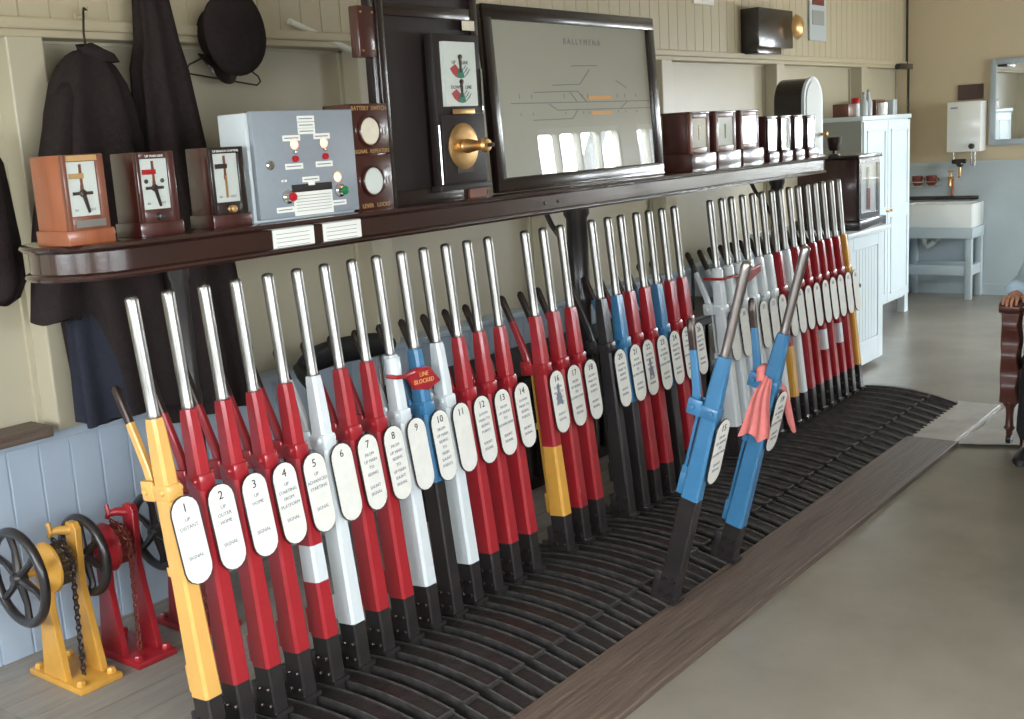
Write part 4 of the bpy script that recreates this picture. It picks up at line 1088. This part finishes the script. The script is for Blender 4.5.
# local: chair faces -X, front at x=0
SW = .275   # half width to arm centres
def arm(s):
    y = s * SW
    mb = MB()
    # scrolled front support, outline in XZ
    out = [(-.035, .22), (.045, .22), (.05, .30), (.032, .36), (.05, .42), (.055, .50), (.035, .56), (.05, .62), (.05, .70), (-.05, .70), (-.052, .64), (-.028, .57), (-.048, .50), (-.05, .42), (-.028, .36), (-.045, .29)]
    mb.prism([(a, b) for a, b in out], y - .045, y + .045, 'y')
    return mb
def arm_support(s):
    y = s * SW; mb = MB(); R = []
    for k in range(33):
        z = .22 + .48 * k / 32
        f = .010 * cos((z - .22) / .48 * 2 * PI * 3)
        hy = .042 + .004 * cos((z - .22) / .48 * 2 * PI * 3)
        R.append([(x, y + yy, z) for x, yy in [(-.045 + f, -hy), (.05, -hy), (.05, hy), (-.045 + f, hy)]])
    mb.loft(R); return mb
for s in (-1, 1):
    obj('arm_support', arm_support(s), 'armwood', ac, smooth=50, bevel=.006)
    obj('armrest', MB().box(-.055, .56, s * SW - .04, s * SW + .04, .70, .735, ch=.012).lathe([(.001, -.05), (.028, -.048), (.032, 0), (.028, .048), (.001, .05)], (-.045, s * SW, .712), 'y', 18), 'armwood', ac)
    lg = obj('leg', MB().lathe([(.016, .05), (.016, .07), (.028, .085), (.020, .10), (.018, .15), (.022, .19), (.034, .21), (.034, .225)], (0, s * SW, 0), 'z', 18), 'armwood', ac)
    obj('castor', MB().lathe([(.001, -.012), (.024, -.012), (.026, 0), (.024, .012), (.001, .012)], (0, s * SW, .026), 'y', 18).cyl((0, s * SW, .03), (0, s * SW, .06), .010), 'black', lg)
    obj('leg', MB().tube([(.56, s * SW * .9, .42), (.60, s * SW * .9, .2), (.66, s * SW * .9, 0)], [.026, .022, .018], 10), 'armwood', ac)
    obj('back_post', MB().tube([(.52, s * SW * .93, .38), (.56, s * SW * .93, .75), (.66, s * SW * .93, 1.22)], [.026, .024, .022], 10), 'armwood', ac)
obj('seat_rail', MB().box(-.02, .56, -SW - .02, SW + .02, .225, .40, ch=.01), 'leather', ac)
obj('seat_cushion', MB().box(-.02, .54, -SW + .045, SW - .045, .40, .475, ch=.03), 'leather', ac)
bk = MB(); R = []
for i in range(7):
    t = i / 6; R.append([(x + .56 + .10 * t, y, .48 + .70 * t) for x, y in rrect(.035, SW * .88, .02)])
bk.loft(R); obj('back_pad', bk, 'leather', ac)

def skinned(name, chains, m, parent, sub=1, smooth=80):
    vs = []; es = []; rr = []; key = {}
    for chn in chains:
        prev = None
        for (q, r) in chn:
            k = tuple(round(c, 4) for c in q)
            if k not in key: key[k] = len(vs); vs.append(q); rr.append(r)
            i = key[k]
            if prev is not None and prev != i: es.append((prev, i))
            prev = i
    me = bpy.data.meshes.new(name); me.from_pydata(vs, es, []); o = link(name, me, parent)
    md = o.modifiers.new('Skin', 'SKIN'); md.use_smooth_shade = True; md.branch_smoothing = .3
    sv = me.skin_vertices[0].data
    for i, r in enumerate(rr):
        sv[i].radius = r if isinstance(r, tuple) else (r, r)
        sv[i].use_root = (i == 0)
    if sub:
        sd = o.modifiers.new('Sub', 'SUBSURF'); sd.levels = sub; sd.render_levels = sub
    me.materials.append(M[m]); return o
# seated person facing -X; local origin at the chair position
pr_ = thing('person', 'seated person in a pale blue shirt, hand resting on the armchair arm', 'person', (4.36, -1.40, 0))
hip = (.34, 0, .56); chest = (.42, 0, .92); neck = (.45, 0, 1.10); base = (.44, 0, 1.17); head = (.42, 0, 1.29); htop = (.42, 0, 1.38)
WR = (.02, SW - .01, .768); EL = (.30, SW - .0, .80); SHR = (.45, .20, 1.06)
WL = (.06, -SW, .775); EL2 = (.30, -SW, .80); SHL = (.45, -.20, 1.06)
KR = (-.10, .12, .56); AR = (-.20, .13, .09); KL = (-.10, -.12, .56); AL = (-.16, -.13, .09)
body = [[(hip, (.15, .12)), ((.36, 0, .74), (.14, .11)), (chest, (.15, .11)), (neck, .07), (base, .055), (head, (.078, .09)), (htop, (.07, .08))],
        [(chest, (.15, .11)), (SHR, .06), (EL, .045), (WR, .028)], [(chest, (.15, .11)), (SHL, .06), (EL2, .045), (WL, .028)],
        [(hip, (.15, .12)), ((.30, .11, .56), .09), (KR, .06), (AR, .036), ((-.29, .13, .03), .018)], [(hip, (.15, .12)), ((.30, -.11, .56), .09), (KL, .06), (AL, .036), ((-.25, -.13, .03), .018)]]
def hand(w, s):
    cs = []
    px, py, pz = w
    palm = (px - .035, py, pz - .002); pal2 = (px - .07, py, pz - .006)
    cs.append([(w, .028), (palm, (.036, .018)), (pal2, (.038, .015))])
    for k, (dy, L, dr) in enumerate(((.030, .062, -.028), (.010, .072, -.034), (-.010, .068, -.033), (-.029, .054, -.028))):
        dy *= s
        a = (pal2[0] - .006, py + dy * .9, pz - .004); b = (a[0] - L * .45, py + dy * 1.05, pz - .006); c_ = (b[0] - L * .28, py + dy * 1.08, pz + dr * .55); e = (c_[0] - L * .08, py + dy * 1.08, pz + dr * 1.3)
        cs.append([(pal2, (.038, .015)), (a, .0095), (b, .0088), (c_, .0082), (e, .0068)])
    t0 = (px - .03, py + s * .03, pz - .004)
    cs.append([(palm, (.036, .018)), (t0, .012), ((px - .055, py + s * .052, pz - .012), .010), ((px - .078, py + s * .056, pz - .022), .0085)])
    return cs
skinned('body', body + hand(WR, -1) + hand(WL, 1), 'skin', pr_, 1)
sh_ = [[((.35, 0, .62), (.16, .13)), ((.37, 0, .76), (.16, .13)), (chest, (.17, .13)), ((.44, 0, 1.06), (.11, .09)), ((.445, 0, 1.12), .07)],
       [(chest, (.17, .13)), (SHR, .078), (EL, .066), ((.16, SW, .795), .058), ((.05, SW - .005, .79), .056), ((.01, SW - .006, .788), .062)],
       [(chest, (.17, .13)), (SHL, .078), (EL2, .062), ((.16, -SW, .79), .052), ((.09, -SW, .782), .046), ((.075, -SW, .78), .050)]]
skinned('shirt', sh_, 'shirt', pr_, 1)
tr_ = [[((.35, 0, .60), (.17, .135)), (hip, (.165, .13)), ((.28, .115, .57), .105), ((-.09, .12, .57), .078), ((-.16, .125, .30), .075), ((-.20, .13, .06), .078)],
       [(hip, (.165, .13)), ((.28, -.115, .57), .105), ((-.09, -.12, .57), .078), ((-.13, -.125, .30), .075), ((-.16, -.13, .06), .078)]]
skinned('trousers', tr_, 'trouser', pr_, 1)
for ax, ay in ((-.20, .13), (-.16, -.13)):
    shm = MB(); R = []
    for x, w, h in ((.07, .020, .05), (.05, .034, .085), (0, .038, .09), (-.06, .040, .07), (-.12, .046, .055), (-.17, .040, .042), (-.195, .018, .03)):
        R.append([(ax + x, ay + w * cos(a), h / 2 + h / 2 * sin(a)) for a in [2 * PI * k / 14 for k in range(14)]])
    obj('sock', MB().tube([(ax + .045, ay, .03), (ax + .02, ay, .10), (ax + .01, ay, .22)], [.056, .052, .055], 12), 'rubber', pr_)
    shm.loft(R); obj('shoe', shm, 'rubber', pr_, smooth=70)
hr = MB().sphere((.435, 0, 1.36), .098, .092, .085, seg=20); obj('hair', hr, 'hair', pr_)
nz = MB().sphere((.325, 0, 1.30), .018, .014, .022, seg=10); 
for s_ in (-1, 1): nz.sphere((.425, s_ * .085, 1.30), .018, .010, .03, seg=10)
obj('nose_and_ears', nz, 'skin', pr_)
ey = MB()
for s_ in (-1, 1): ey.sphere((.345, s_ * .032, 1.325), .011, seg=10)
obj('eyes', ey, 'ink', pr_); obj('mouth', MB().sphere((.342, 0, 1.255), .008, .024, .006, seg=10), 'reddish', pr_)

# ================================================================== LIGHT
w = bpy.data.worlds.new('World'); SC.world = w; w.use_nodes = True
nt = w.node_tree; bg = nt.nodes['Background']; bg.inputs['Strength'].default_value = 4.5
tc = nt.nodes.new('ShaderNodeTexCoord'); sp = nt.nodes.new('ShaderNodeSeparateXYZ'); cr = nt.nodes.new('ShaderNodeValToRGB')
nt.links.new(tc.outputs['Generated'], sp.inputs[0]); nt.links.new(sp.outputs['Z'], cr.inputs['Fac']); nt.links.new(cr.outputs['Color'], bg.inputs['Color'])
cr.color_ramp.elements[0].position = 0.0; cr.color_ramp.elements[0].color = (.22, .22, .18, 1)      # open ground, then pale overcast sky
cr.color_ramp.elements[1].position = 0.03; cr.color_ramp.elements[1].color = (.82, .91, 1.0, 1)
def area(name, loc, rot, sx, sy, e, col=(0.88, .94, 1.0)):
    l = bpy.data.lights.new(name, 'AREA'); l.shape = 'RECTANGLE'; l.size = sx; l.size_y = sy; l.energy = e; l.color = col
    o = bpy.data.objects.new(name, l); COL.objects.link(o); o.location = loc; o.rotation_euler = rot; return o
for a, b in OW:
    area('daylight', ((a + b) / 2, YW - .5, (Z0 + Z1) / 2 + .25), (rad(62), 0, 0), b - a, Z1 - Z0, (72 if a < 3 else 110) * (b - a))
for a, b in ON:
    area('daylight', (XN - .55, (a + b) / 2, 1.85), (rad(62), 0, rad(-90)), b - a, 1.3, 62 * (b - a))
for a, b in OF:
    area('daylight', (XF + .55, (a + b) / 2, 1.85), (rad(65), 0, rad(90)), b - a, 1.05, 105 * (b - a))
vs_ = SC.view_settings
vs_.view_transform = 'Standard'; vs_.look = 'None'; vs_.gamma = 1.0; vs_.exposure = 0.2; vs_.use_curve_mapping = False
